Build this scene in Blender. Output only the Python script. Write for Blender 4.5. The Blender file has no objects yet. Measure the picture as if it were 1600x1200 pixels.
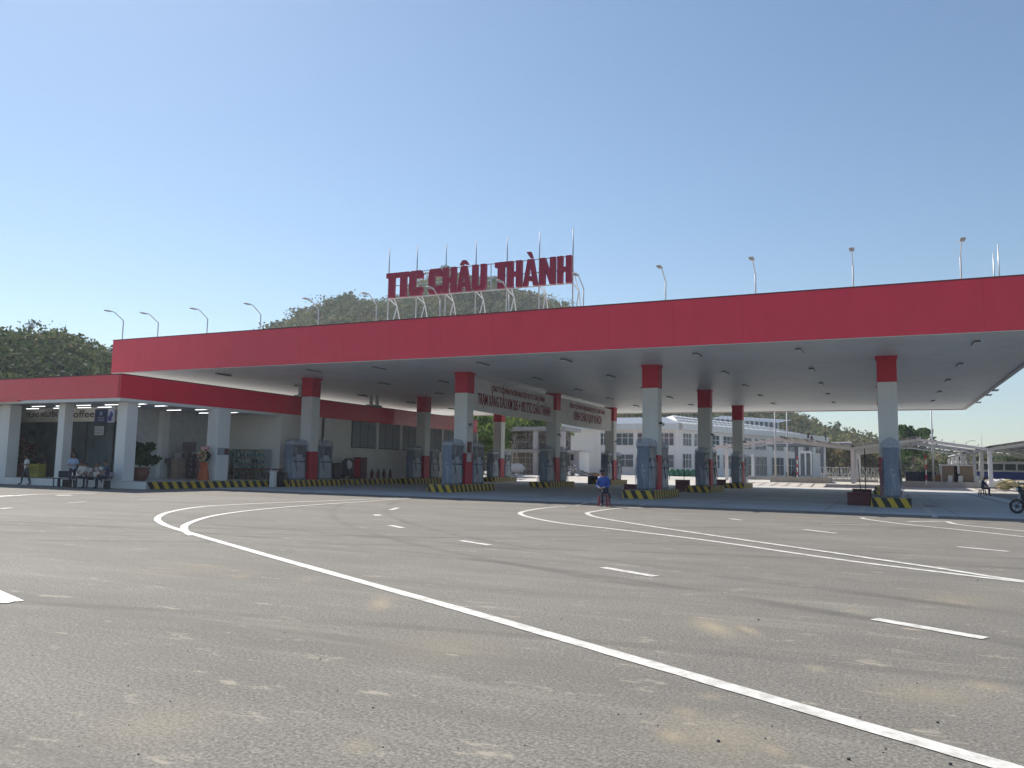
import bpy, math, random
import numpy as np
from mathutils import Vector, Matrix
R = math.radians
random.seed(7)
rng = np.random.default_rng(11)
S = bpy.context.scene
COL = S.collection

# ------------------------------------------------------------------ camera, sky, sun, exposure
CAM_H = 1.55
FOC, PITCH, ROLL, YAW = 1241.2, .1028, .0176, .4332      # focal length in units of 1/1600 frame width
fw = np.array([-math.sin(YAW)*math.cos(PITCH), math.cos(YAW)*math.cos(PITCH), math.sin(PITCH)])
rt0 = np.array([math.cos(YAW), math.sin(YAW), 0.]); up0 = np.cross(rt0, fw)
rt = math.cos(ROLL)*rt0+math.sin(ROLL)*up0; up = -math.sin(ROLL)*rt0+math.cos(ROLL)*up0
cd = bpy.data.cameras.new('camera'); cam = bpy.data.objects.new('camera', cd); COL.objects.link(cam)
cd.sensor_width = 36; cd.lens = FOC/1600*36; cd.clip_end = 6000; cd.clip_start = .1
cam.matrix_world = Matrix(((rt[0], up[0], -fw[0], 0), (rt[1], up[1], -fw[1], 0), (rt[2], up[2], -fw[2], CAM_H), (0, 0, 0, 1)))
S.camera = cam

SUN_EL = R(46)
SUN_AZ = R(-60)          # measured from +y towards +x: behind the canopy, to the left
world = bpy.data.worlds.new('World'); S.world = world; world.use_nodes = True
nt = world.node_tree
sky = nt.nodes.new('ShaderNodeTexSky'); sky.sky_type = 'NISHITA'; sky.sun_disc = False
sky.sun_elevation = SUN_EL; sky.sun_rotation = SUN_AZ
sky.air_density = 1.15; sky.dust_density = .28; sky.ozone_density = 3.2; sky.altitude = 60
wb = nt.nodes.new('ShaderNodeMix'); wb.data_type = 'RGBA'; wb.blend_type = 'MULTIPLY'; wb.inputs[0].default_value = 1; wb.inputs[7].default_value = (.94, .985, .985, 1)   # camera white balance, slightly cool
nt.links.new(sky.outputs[0], wb.inputs[6]); nt.links.new(wb.outputs[2], nt.nodes['Background'].inputs[0])
nt.nodes['Background'].inputs[1].default_value = .10
sd = bpy.data.lights.new('sun', 'SUN'); sd.energy = 5.0; sd.angle = R(.53); sd.color = (1, .93, .83)
so = bpy.data.objects.new('sun', sd); COL.objects.link(so)
sdir = Vector((math.sin(SUN_AZ)*math.cos(SUN_EL), math.cos(SUN_AZ)*math.cos(SUN_EL), math.sin(SUN_EL)))
so.rotation_euler = sdir.to_track_quat('Z', 'Y').to_euler(); so.location = (0, 0, 60)
S.view_settings.view_transform = 'Standard'; S.view_settings.look = 'None'
S.view_settings.gamma = 1; S.view_settings.use_curve_mapping = False
S.view_settings.exposure = .24
HAZE = .00038
S.cycles.volume_bounces = 1
S.cycles.max_bounces = 7; S.cycles.diffuse_bounces = 4; S.cycles.transparent_max_bounces = 10

# ------------------------------------------------------------------ where a line of sight meets a plane
def ray(px, py):
    d = fw*FOC+rt*(px-800)-up*(py-600); return d/np.linalg.norm(d)
def aty(px, py, y):
    d = ray(px, py); return np.array([0, 0, CAM_H])+d*(y/d[1])
def atz(px, py, z=0.):
    d = ray(px, py); return np.array([0, 0, CAM_H])+d*((z-CAM_H)/d[2])
def xat(px, y, py=740):
    return float(aty(px, py, y)[0])
def smooth(a, b, v):
    t = np.clip((v-a)/(b-a), 0, 1); return t*t*(3-2*t)
def gz(x, y):
    return .5*smooth(80, 104, np.asarray(y, float))

# ------------------------------------------------------------------ materials
MATS = {}
def mat(name, col, rough=.6, var=.12, scale=3., metal=0., bump=0., bscale=40., coat=0., spec=.5, dirt=0., dirtcol=(.25, .2, .14), dscale=.7, stretch=(1, 1, 1), dpos=(.48, .75)):
    if name in MATS: return MATS[name]
    m = bpy.data.materials.new(name); m.use_nodes = True; t = m.node_tree; N = t.nodes; L = t.links
    b = N['Principled BSDF']; b.inputs['Roughness'].default_value = rough; b.inputs['Metallic'].default_value = metal
    b.inputs['Coat Weight'].default_value = coat; b.inputs['Specular IOR Level'].default_value = spec
    tc = N.new('ShaderNodeTexCoord'); mp = N.new('ShaderNodeMapping'); mp.inputs['Scale'].default_value = stretch
    L.new(tc.outputs['Object'], mp.inputs[0])
    n = N.new('ShaderNodeTexNoise'); n.inputs['Scale'].default_value = scale; n.inputs['Detail'].default_value = 6; n.inputs['Roughness'].default_value = .6
    L.new(mp.outputs[0], n.inputs['Vector'])
    cr = N.new('ShaderNodeValToRGB'); e = cr.color_ramp.elements
    e[0].position = .3; e[1].position = .7
    e[0].color = (*[max(0, c*(1-var)) for c in col], 1); e[1].color = (*[min(1, c*(1+var)) for c in col], 1)
    L.new(n.outputs['Fac'], cr.inputs[0]); last = cr.outputs[0]
    if dirt > 0:
        n2 = N.new('ShaderNodeTexNoise'); n2.inputs['Scale'].default_value = dscale; n2.inputs['Detail'].default_value = 8; n2.inputs['Roughness'].default_value = .7
        L.new(mp.outputs[0], n2.inputs['Vector'])
        r2 = N.new('ShaderNodeValToRGB'); r2.color_ramp.elements[0].position, r2.color_ramp.elements[1].position = dpos
        r2.color_ramp.elements[0].color = (0, 0, 0, 1); r2.color_ramp.elements[1].color = (dirt, dirt, dirt, 1)
        mx = N.new('ShaderNodeMix'); mx.data_type = 'RGBA'
        L.new(n2.outputs['Fac'], r2.inputs[0]); L.new(r2.outputs[0], mx.inputs[0]); L.new(last, mx.inputs[6]); mx.inputs[7].default_value = (*dirtcol, 1)
        last = mx.outputs[2]
    L.new(last, b.inputs['Base Color'])
    if bump > 0:
        n3 = N.new('ShaderNodeTexNoise'); n3.inputs['Scale'].default_value = bscale; n3.inputs['Detail'].default_value = 5
        L.new(mp.outputs[0], n3.inputs['Vector'])
        bp = N.new('ShaderNodeBump'); bp.inputs['Strength'].default_value = bump; bp.inputs['Distance'].default_value = .02
        L.new(n3.outputs['Fac'], bp.inputs['Height']); L.new(bp.outputs[0], b.inputs['Normal'])
    MATS[name] = m; return m

RED = mat('red_panel', (.80, .016, .055), .26, .05, 1.2, coat=.22, spec=.5, bump=.02, bscale=1.5, dirt=.10, dirtcol=(.36, .05, .06), dscale=.3, stretch=(1, 1, .4))
REDC = mat('red_paint', (.55, .014, .045), .5, .08, 2.)
WHITE = mat('white_paint', (.74, .74, .72), .55, .05, 1.5, dirt=.18, dirtcol=(.5, .46, .40), dscale=.8, stretch=(1, 1, .35))
CREAM = mat('cream_wall', (.80, .77, .72), .7, .06, 1.2, dirt=.22, dirtcol=(.5, .45, .38), dscale=.6, stretch=(1, 1, .4))
GALV = mat('galvanised_steel', (.50, .51, .52), .42, .12, 6., metal=.75)
GREYM = mat('grey_painted_steel', (.55, .56, .57), .5, .1, 4.)
DARKM = mat('dark_metal', (.05, .05, .055), .5, .2, 5.)
BLACK = mat('black_rubber', (.02, .02, .022), .65, .2, 8.)
YEL = mat('yellow_paint', (.62, .42, .03), .55, .12, 6., dirt=.35, dirtcol=(.3, .24, .12), dscale=3)
BLK = mat('black_paint', (.025, .025, .025), .55, .2, 6., dirt=.3, dirtcol=(.12, .1, .08), dscale=3)
CONC = mat('grey_concrete', (.40, .39, .37), .85, .14, 1.5, bump=.25, bscale=20, dirt=.35, dirtcol=(.28, .25, .21), dscale=.9)
SOFF = mat('soffit_sheet', (.86, .895, .88), .42, .05, .8, dirt=.12, dirtcol=(.5, .5, .49), dscale=.25)
GLASSD = mat('dark_glass', (.03, .045, .05), .08, .3, .8, spec=.6)
MAROON = mat('maroon_paint', (.13, .02, .03), .5, .15, 3.)
SIGNRED = mat('sign_red', (.30, .012, .05), .5, .06, 2.)
SKIN = mat('skin', (.27, .14, .09), .55, .08, 8.)
HAIR = mat('black_hair', (.012, .011, .012), .5, .2, 30.)
WOOD = mat('brown_wood', (.20, .10, .05), .6, .25, 4., stretch=(1, 1, 6))
PLY = mat('plywood', (.42, .30, .17), .7, .15, 3.)
LEAF = None

# ------------------------------------------------------------------ mesh helpers
class MB:
    def __init__(s): s.v = []; s.f = []; s.m = []; s.smooth = set()
    def quad(s, pts, mi=0):
        n = len(s.v); s.v += [tuple(map(float, p)) for p in pts]; s.f.append(tuple(range(n, n+len(pts)))); s.m.append(mi); return s
    def box(s, x0, x1, y0, y1, z0, z1, mi=0, bev=0.):
        n = len(s.v)
        if bev <= 0:
            s.v += [(x0, y0, z0), (x1, y0, z0), (x1, y1, z0), (x0, y1, z0), (x0, y0, z1), (x1, y0, z1), (x1, y1, z1), (x0, y1, z1)]
            F = [(0, 3, 2, 1), (4, 5, 6, 7), (0, 1, 5, 4), (1, 2, 6, 5), (2, 3, 7, 6), (3, 0, 4, 7)]
        else:
            b = bev; rings = []
            for z, k in ((z0, b), (z0+b, 0), (z1-b, 0), (z1, b)):
                rings.append([(x0+k, y0+k+ (b if k == 0 else 0), z)] )
            s.v_bev(x0, x1, y0, y1, z0, z1, b, mi); return s
        for f in F: s.f.append(tuple(i+n for i in f)); s.m.append(mi)
        return s
    def v_bev(s, x0, x1, y0, y1, z0, z1, b, mi):
        n = len(s.v); R_ = []
        for z, k in ((z0, b), (z0+b, 0), (z1-b, 0), (z1, b)):
            c = b+k if k else b
            R_.append([(x0+c, y0+k, z), (x1-c, y0+k, z), (x1-k, y0+c, z), (x1-k, y1-c, z), (x1-c, y1-k, z), (x0+c, y1-k, z), (x0+k, y1-c, z), (x0+k, y0+c, z)])
        for r in R_: s.v += r
        s.f.append(tuple(n+i for i in reversed(range(8)))); s.m.append(mi)
        for q in range(3):
            for i in range(8):
                a = n+q*8+i; b2 = n+q*8+(i+1) % 8; s.f.append((a, b2, b2+8, a+8)); s.m.append(mi)
        s.f.append(tuple(n+24+i for i in range(8))); s.m.append(mi)
    def bar(s, p, q, w, h=None, mi=0):
        p = Vector(p); q = Vector(q); d = (q-p).normalized(); h = h or w
        a = d.cross(Vector((0, 0, 1)));
        if a.length < 1e-3: a = Vector((1, 0, 0))
        a.normalize(); c = a.cross(d).normalized(); n = len(s.v)
        for o in (p, q):
            for sx, sz in ((-1, -1), (1, -1), (1, 1), (-1, 1)): s.v.append(tuple(o+a*(sx*w/2)+c*(sz*h/2)))
        for f in ((0, 1, 2, 3), (7, 6, 5, 4), (0, 4, 5, 1), (1, 5, 6, 2), (2, 6, 7, 3), (3, 7, 4, 0)): s.f.append(tuple(i+n for i in f)); s.m.append(mi)
        return s
    def tube(s, pts, rad, n=8, mi=0, cap=True):
        pts = [Vector(p) for p in pts]; base = len(s.v)
        if not hasattr(rad, '__len__'): rad = [rad]*len(pts)
        ref = None
        for i, p in enumerate(pts):
            d = (pts[min(i+1, len(pts)-1)]-pts[max(i-1, 0)]).normalized()
            if ref is None:
                ref = d.cross(Vector((0, 0, 1)))
                if ref.length < 1e-3: ref = Vector((1, 0, 0))
            a = (ref-d*ref.dot(d)).normalized(); ref = a; c = d.cross(a)
            for k in range(n):
                t = 2*math.pi*k/n; s.v.append(tuple(p+a*(math.cos(t)*rad[i])+c*(math.sin(t)*rad[i])))
        for i in range(len(pts)-1):
            for k in range(n):
                a = base+i*n+k; b = base+i*n+(k+1) % n; s.f.append((a, b, b+n, a+n)); s.smooth.add(len(s.m)); s.m.append(mi)
        if cap:
            s.f.append(tuple(base+k for k in reversed(range(n)))); s.m.append(mi)
            e = base+(len(pts)-1)*n; s.f.append(tuple(e+k for k in range(n))); s.m.append(mi)
        return s
    def lathe(s, prof, c=(0, 0, 0), n=14, mi=0):
        base = len(s.v)
        for r, z in prof:
            for k in range(n):
                t = 2*math.pi*k/n; s.v.append((c[0]+r*math.cos(t), c[1]+r*math.sin(t), c[2]+z))
        for i in range(len(prof)-1):
            for k in range(n):
                a = base+i*n+k; b = base+i*n+(k+1) % n; s.f.append((a, b, b+n, a+n)); s.smooth.add(len(s.m)); s.m.append(mi)
        s.f.append(tuple(base+k for k in reversed(range(n)))); s.m.append(mi)
        e = base+(len(prof)-1)*n; s.f.append(tuple(e+k for k in range(n))); s.m.append(mi)
        return s
    def blob(s, c, r, n=10, m=7, mi=0, jit=0.):
        base = len(s.v)
        for i in range(1, m):
            a = math.pi*i/m
            for k in range(n):
                t = 2*math.pi*k/n; j = 1+random.uniform(-jit, jit)
                s.v.append((c[0]+r[0]*math.sin(a)*math.cos(t)*j, c[1]+r[1]*math.sin(a)*math.sin(t)*j, c[2]+r[2]*math.cos(a)*j))
        s.v += [(c[0], c[1], c[2]+r[2]), (c[0], c[1], c[2]-r[2])]; T = len(s.v)-2
        for i in range(m-2):
            for k in range(n):
                a = base+i*n+k; b = base+i*n+(k+1) % n; s.f.append((a, a+n, b+n, b)); s.smooth.add(len(s.m)); s.m.append(mi)
        for k in range(n):
            s.f.append((T, base+k, base+(k+1) % n)); s.smooth.add(len(s.m)); s.m.append(mi)
            e = base+(m-2)*n; s.f.append((T+1, e+(k+1) % n, e+k)); s.smooth.add(len(s.m)); s.m.append(mi)
        return s
    def prism(s, poly, fn, depth_vec, mi=0):
        """poly 2-D, fn maps (u, v) to 3-D, extruded by depth_vec"""
        n = len(s.v); k = len(poly); dv = Vector(depth_vec)
        for u, v in poly: s.v.append(tuple(fn(u, v)))
        for u, v in poly: s.v.append(tuple(Vector(fn(u, v))+dv))
        s.f.append(tuple(range(n, n+k))); s.m.append(mi); s.f.append(tuple(reversed(range(n+k, n+2*k)))); s.m.append(mi)
        for i in range(k):
            j = (i+1) % k; s.f.append((n+j, n+i, n+k+i, n+k+j)); s.m.append(mi)
        return s
    def build(s, name, mats, parent=None, loc=None):
        me = bpy.data.meshes.new(name); me.from_pydata(s.v, [], s.f)
        if not isinstance(mats, (list, tuple)): mats = [mats]
        for m in mats: me.materials.append(m)
        me.polygons.foreach_set('material_index', s.m)
        sm = np.zeros(len(s.f), bool); sm[list(s.smooth)] = True; me.polygons.foreach_set('use_smooth', sm)
        me.update()
        return link(name, me, parent, loc)
def link(name, me, parent=None, loc=None):
    o = bpy.data.objects.new(name, me); COL.objects.link(o)
    if parent is not None: o.parent = parent
    if loc is not None: o.location = loc
    return o
def tag(o, label=None, cat=None, group=None, kind=None):
    if label: o['label'] = label
    if cat: o['category'] = cat
    if group: o['group'] = group
    if kind: o['kind'] = kind
    return o
def thing(name, label, cat, loc=(0, 0, 0), rz=0., group=None):
    o = bpy.data.objects.new(name, None); COL.objects.link(o); o.location = tuple(map(float, loc)); o.rotation_euler = (0, 0, rz)
    o.empty_display_size = .3
    return tag(o, label, cat, group)
CHILD = {}
def children(o): return [c for c in o.children]
def copy_tree(o, parent=None):
    c = o.copy(); COL.objects.link(c)
    if parent is not None: c.parent = parent
    for ch in children(o): copy_tree(ch, c)
    return c
def place(o, loc, rz, label): o.location = tuple(map(float, loc)); o.rotation_euler = (0, 0, rz); o['label'] = label; return o
ORD = ['first', 'second', 'third', 'fourth', 'fifth', 'sixth', 'seventh', 'eighth', 'ninth', 'tenth', 'eleventh', 'twelfth', 'thirteenth']

# ------------------------------------------------------------------ ground
def sheet(name, x0, x1, y0, y1, step, m, dz=0.):
    nx = max(1, int(round((x1-x0)/step))); ny = max(1, int(round((y1-y0)/step)))
    xs = np.linspace(x0, x1, nx+1); ys = np.linspace(y0, y1, ny+1); X, Y = np.meshgrid(xs, ys)
    Z = gz(X, Y)+dz; V = np.stack([X, Y, Z], -1).reshape(-1, 3)
    i = np.arange(nx*ny); q = (i//nx)*(nx+1)+i % nx; F = np.stack([q, q+1, q+nx+2, q+nx+1], -1)
    me = bpy.data.meshes.new(name); me.from_pydata(V.tolist(), [], F.tolist()); me.materials.append(m); me.update()
    return tag(link(name, me), kind='structure')

def ground_material(name, base, speck, patches, tint, rough=.85, spec=.3):
    m = bpy.data.materials.new(name); m.use_nodes = True; t = m.node_tree; N = t.nodes; L = t.links; b = N['Principled BSDF']
    b.inputs['Roughness'].default_value = rough; b.inputs['Specular IOR Level'].default_value = spec
    tc = N.new('ShaderNodeTexCoord')
    def noise(sc, det=6, ro=.6, vec=None, st=None):
        n = N.new('ShaderNodeTexNoise'); n.inputs['Scale'].default_value = sc; n.inputs['Detail'].default_value = det; n.inputs['Roughness'].default_value = ro
        v = tc.outputs['Object']
        if st:
            mp = N.new('ShaderNodeMapping'); mp.inputs['Scale'].default_value = st[0]; mp.inputs['Rotation'].default_value = (0, 0, st[1]); L.new(v, mp.inputs[0]); v = mp.outputs[0]
        L.new(v, n.inputs['Vector']); return n.outputs['Fac']
    def ramp(src, p0, p1, c0, c1):
        r = N.new('ShaderNodeValToRGB'); r.color_ramp.elements[0].position = p0; r.color_ramp.elements[1].position = p1
        r.color_ramp.elements[0].color = (*c0, 1); r.color_ramp.elements[1].color = (*c1, 1); L.new(src, r.inputs[0]); return r.outputs[0]
    def mix(fac, a, c, mode='MIX', f=None):
        x = N.new('ShaderNodeMix'); x.data_type = 'RGBA'; x.blend_type = mode
        if fac is not None: L.new(fac, x.inputs[0])
        else: x.inputs[0].default_value = f
        L.new(a, x.inputs[6])
        if isinstance(c, tuple): x.inputs[7].default_value = (*c, 1)
        else: L.new(c, x.inputs[7])
        return x.outputs[2]
    g = (1, 1, 1)
    c = ramp(noise(.16, 7, .7, st=((1, 1.8, 1), R(12))), .32, .68, tuple(x*.80 for x in base), tuple(x*1.16 for x in base))
    c = mix(None, c, ramp(noise(42, 3, .85), .36, .64, (1-speck,)*3, (1+speck*.6,)*3), 'MULTIPLY', 1.)
    c = mix(None, c, ramp(noise(21, 5, .8), .36, .64, (1-speck*.4,)*3, (1+speck*.25,)*3), 'MULTIPLY', 1.)
    # tyre sweeps and long pale scuffs
    sw = noise(.8, 6, .65, st=((.10, 1.2, 1), R(-14)))
    c = mix(ramp(sw, .50, .68, (0, 0, 0), (.7,)*3), c, tuple(x*.66 for x in base))
    sw2 = noise(1.4, 7, .7, st=((.18, 1.6, 1), R(10)))
    c = mix(ramp(sw2, .55, .74, (0, 0, 0), (.5,)*3), c, tint)
    sp = noise(2.8, 7, .78, st=((.45, 1.2, 1), R(5)))
    c = mix(ramp(sp, .59, .65, (0, 0, 0), (.75,)*3), c, tuple(min(1, x*1.2) for x in tint))
    for (cx_, cy_, rad_, wd_, st_) in (TRACKS if patches else []):
        sb_ = N.new('ShaderNodeVectorMath'); sb_.operation = 'DISTANCE'; L.new(tc.outputs['Object'], sb_.inputs[0]); sb_.inputs[1].default_value = (cx_, cy_, 0)
        m1 = N.new('ShaderNodeMath'); m1.operation = 'SUBTRACT'; L.new(sb_.outputs['Value'], m1.inputs[0]); m1.inputs[1].default_value = rad_
        m2 = N.new('ShaderNodeMath'); m2.operation = 'ABSOLUTE'; L.new(m1.outputs[0], m2.inputs[0])
        brk = N.new('ShaderNodeMath'); brk.operation = 'MULTIPLY'; L.new(ramp(m2.outputs[0], wd_*.45, wd_, (st_,)*3, (0, 0, 0)), brk.inputs[0]); L.new(ramp(noise(.35, 5, .7), .36, .58, (0, 0, 0), (1, 1, 1)), brk.inputs[1])
        c = mix(brk.outputs[0], c, tuple(x*.42 for x in base))
    for (x, y, rx, ry, rz, s, colr) in patches:
        mp = N.new('ShaderNodeMapping'); mp.vector_type = 'TEXTURE'; mp.inputs['Location'].default_value = (x, y, 0); mp.inputs['Scale'].default_value = (rx, ry, 1e3); mp.inputs['Rotation'].default_value = (0, 0, rz)
        nz = N.new('ShaderNodeTexNoise'); nz.inputs['Scale'].default_value = 2.2; nz.inputs['Detail'].default_value = 10; nz.inputs['Roughness'].default_value = 2.4
        L.new(tc.outputs['Object'], nz.inputs['Vector']); L.new(tc.outputs['Object'], mp.inputs[0])
        ln = N.new('ShaderNodeVectorMath'); ln.operation = 'LENGTH'; L.new(mp.outputs[0], ln.inputs[0])
        ad = N.new('ShaderNodeMath'); ad.operation = 'MULTIPLY_ADD'; L.new(nz.outputs['Fac'], ad.inputs[0]); ad.inputs[1].default_value = 1.5
        sc_ = N.new('ShaderNodeMath'); sc_.operation = 'MULTIPLY'; sc_.inputs[1].default_value = .4; L.new(ln.outputs['Value'], sc_.inputs[0]); L.new(sc_.outputs[0], ad.inputs[2])
        c = mix(ramp(ad.outputs[0], .72, 1.0, (s,)*3, (0, 0, 0)), c, colr)
    L.new(c, b.inputs['Base Color'])
    bp = N.new('ShaderNodeBump'); bp.inputs['Strength'].default_value = .35; bp.inputs['Distance'].default_value = .010
    L.new(noise(60, 4, .75), bp.inputs['Height']); L.new(bp.outputs[0], b.inputs['Normal'])
    return m
TRACKS = [(-14, -16, 29.0, .16, .5), (-14, -16, 30.7, .16, .45), (6, -22, 38.0, .18, .5), (6, -22, 39.8, .18, .45), (10, 40, 30.5, .15, .4), (10, 40, 32.2, .15, .4), (-30, 44, 34.0, .2, .35), (-30, 44, 36.0, .2, .35), (2, -30, 37.2, .13, .4)]
SAND = (.42, .35, .23)
sandpix = [(1115, 980, 70, 1.3, .9), (1168, 984, 35, .8, .8), (1275, 1044, 40, .35, .5), (1050, 1150, 60, .35, .8), (1210, 1172, 45, .3, .6), (1540, 1072, 90, .45, .55),
           (595, 942, 50, 1.3, .75), (1070, 1112, 60, .3, .5), (1110, 1088, 50, .25, .4), (380, 900, 55, 1.2, .3), (480, 905, 50, 1., .3), (1490, 940, 50, .8, .35), (1340, 955, 40, .6, .35), (560, 1165, 90, .35, .4), (1130, 1150, 260, 1.2, .42), (1450, 1085, 240, .9, .4), (250, 1130, 260, 1.2, .3), (700, 1010, 300, 1.8, .25), (1500, 935, 200, 1.8, .25), (300, 890, 260, 2.2, .25)]
patches = []
for px, py, w, ry, s in sandpix:
    a = atz(px-w, py); b = atz(px+w, py); c0 = atz(px, py)
    patches.append((c0[0], c0[1], float(np.linalg.norm(b-a))/2*.62, ry*.6, math.atan2(b[1]-a[1], b[0]-a[0]), s, SAND))
ASPH = ground_material('asphalt', (.236, .221, .194), .46, patches, (.35, .315, .25), .82, .28)
APRON = ground_material('apron_concrete', (.53, .545, .56), .12, [], (.30, .285, .26), .75)
YARD = ground_material('yard_concrete', (.56, .53, .48), .12, [], (.44, .38, .29))
EARTH = ground_material('earth', (.30, .24, .16), .3, [], (.2, .19, .09))
AY0, AY1, AX0, AX1 = 33.2, 79.0, -34.6, 7.3
asphalt = sheet('asphalt_road', -110, 90, -30, AY0, 1.0, ASPH)
sheet('asphalt_road', AX1, 90, AY0, AY1, 1.0, ASPH)
apron = sheet('concrete_apron', AX0, AX1, AY0+.35, AY1, 1.5, APRON)
sheet('concrete_apron', -110, AX0, AY0, AY1, 1.5, APRON)
sheet('concrete_yard', -110, 90, AY1, 150, 1.0, YARD)
sheet('ground', -900, 900, -300, 1100, 50, EARTH, -.55)
sheet('ground', -300, 300, 120, 330, 5, EARTH, -.03)
# drain channel along the front and the right edge of the apron
dr = MB(); dr.box(AX0, AX1, AY0, AY0+.06, -.03, .006, 0); dr.box(AX0, AX1, AY0+.29, AY0+.35, -.03, .006, 0); dr.box(AX0, AX1, AY0+.06, AY0+.29, -.2, -.05, 1)
for k in range(140):
    x = AX0+.15+k*.3
    if x < AX1: dr.box(x, x+.03, AY0+.06, AY0+.29, -.05, -.01, 1)
tag(dr.build('drain_channel', [CONC, DARKM]), kind='structure')
dr = MB()
n = 40
for k in range(n):
    y0 = 36+(AY1-4-36)*k/n; y1 = 36+(AY1-4-36)*(k+1)/n; dr.box(6.0, 6.35, y0, y1-.02, -.02, .006, 0)
tag(dr.build('drain_grating', [DARKM]), kind='structure')
# joints sawn in the apron
jb = MB()
for i in range(1, 9):
    x = AX0+i*4.65; jb.quad([(x, AY0+.36, .004), (x+.03, AY0+.36, .004), (x+.03, AY1-.2, .004), (x, AY1-.2, .004)])
for i in range(1, 9):
    y = AY0+i*5.1; jb.quad([(AX0+.1, y, .004), (AX1-.1, y, .004), (AX1-.1, y+.03, .004), (AX0+.1, y+.03, .004)])
tag(jb.build('apron_joints', mat('joint', (.16, .155, .15), .9)), kind='structure')

# painted markings
LINE = mat('road_paint', (.74, .72, .67), .6, .12, 5., dirt=.75, dirtcol=(.36, .335, .29), dscale=5.5, bump=.1, dpos=(.46, .66))
LINEW = mat('worn_road_paint', (.55, .55, .53), .65, .10, 5., dirt=.7, dirtcol=(.33, .33, .33), dscale=2.)
def spline(P, n=10):
    P = [np.array(p, float) for p in P]; out = []
    for i in range(len(P)-1):
        p0 = P[max(i-1, 0)]; p1 = P[i]; p2 = P[i+1]; p3 = P[min(i+2, len(P)-1)]
        for k in range(n):
            t = k/n; out.append(.5*((2*p1)+(-p0+p2)*t+(2*p0-5*p1+4*p2-p3)*t*t+(-p0+3*p1-3*p2+p3)*t**3))
    out.append(P[-1]); return out
def line(pix, w, m=LINE, z=.006, smoothn=10, world=False):
    P = [np.array(p, float) if world else atz(*p)[:2] for p in pix]
    if len(P) > 2: P = spline(P, smoothn)
    b = MB(); L = []
    if not (len(P) == 2 and False):
        Q = [P[0]]
        for a_, c_ in zip(P[:-1], P[1:]):
            k_ = max(1, int(np.linalg.norm(c_-a_)/.35)); Q += [a_+(c_-a_)*t_/k_ for t_ in range(1, k_+1)]
        P = Q
    for i, p in enumerate(P):
        d = P[min(i+1, len(P)-1)]-P[max(i-1, 0)]; d /= np.linalg.norm(d); nrm = np.array([-d[1], d[0]])*w/2
        L.append((p+nrm*random.uniform(.93, 1.04), p-nrm*random.uniform(.93, 1.04)))
    for a, c in zip(L[:-1], L[1:]):
        b.quad([(*a[1], z), (*c[1], z), (*c[0], z), (*a[0], z)])
    return tag(b.build('painted_line', m), kind='structure')
# big turning curve on the left, with its twin
line([(640, 777.5), (530, 782), (400, 787), (320, 791.5), (270, 799), (247, 808.5), (255, 819), (300, 834), (400, 863), (575, 912), (760, 964), (985, 1029), (1270, 1112), (1561, 1196), (1750, 1251)], .17)
line([(640, 779), (560, 784.5), (480, 790), (400, 797), (335, 806), (295, 818), (288, 828), (300, 837)], .17, z=.009)
line([(885, 791.5), (850, 794), (820, 799), (813, 803), (830, 809), (880, 818), (960, 827), (1100, 844), (1300, 873), (1450, 892), (1610, 911), (1850, 936), (2300, 985)], .17)
line([(1000, 793), (960, 795), (925, 800), (918, 803), (935, 809), (1000, 820), (1100, 835), (1300, 864), (1450, 886), (1600, 908.5), (1850, 934), (2300, 982)], .17, z=.009)
line([(1346, 809), (1352, 811), (1372, 814), (1420, 820), (1500, 828), (1610, 840), (1850, 866), (2200, 900)], .16)
line([(1419, 815.5), (1450, 815), (1478, 815), (1500, 820), (1610, 831), (1850, 855), (2200, 888)], .16)
line([(1350, 785), (1346, 800)], .2, LINEW, z=.006); line([(1434, 784), (1462, 809)], .2, LINEW, z=.006)
line([(975, 772), (900, 790)], .14, LINEW); line([(1075, 769), (1000, 790)], .14, LINEW)
for a in ([(1366, 967.5), (1540, 998)], [(942, 887), (1024, 901)], [(720, 845), (765, 852)], [(609, 821), (629, 825)], [(1140, 810.5), (1158, 813)], [(1256, 827.5), (1306, 833.5)], [(1496, 854.5), (1576, 862)], [(610, 797), (622, 793.5)]):
    line(a, .17)
line([(584, 805), (595, 805)], .55); line([(1285, 820), (1360, 821)], .1, LINEW)
line([(-60, 905), (0, 931), (22, 941)], .2, LINE); line([(22, 941), (-60, 938)], .22, LINE, z=.009)
line([(-30, 778), (20, 775), (60, 772.5), (150, 771)], .2); line([(88, 774.3), (112, 774)], .5, z=.009); line([(0, 775.6), (26, 774.6)], .6, z=.009)
line([(0, 795), (18, 793.5)], .2); line([(105, 786), (135, 784)], .14, LINEW); line([(218, 781), (248, 780)], .14, LINEW)
# small loose stones and leaves on the asphalt
sb = MB()
for k in range(120):
    px = random.uniform(-50, 1650); py = random.uniform(860, 1230); p = atz(px, py); r = random.uniform(.003, .007)*(1.8 if random.random() < .1 else 1)
    sb.blob((p[0], p[1], r*.5), (r, r*random.uniform(.6, 1), r*.6), 5, 4)
tag(sb.build('loose_grit', mat('grit', (.10, .095, .09), .9, .4, 9)), kind='stuff')

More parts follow.
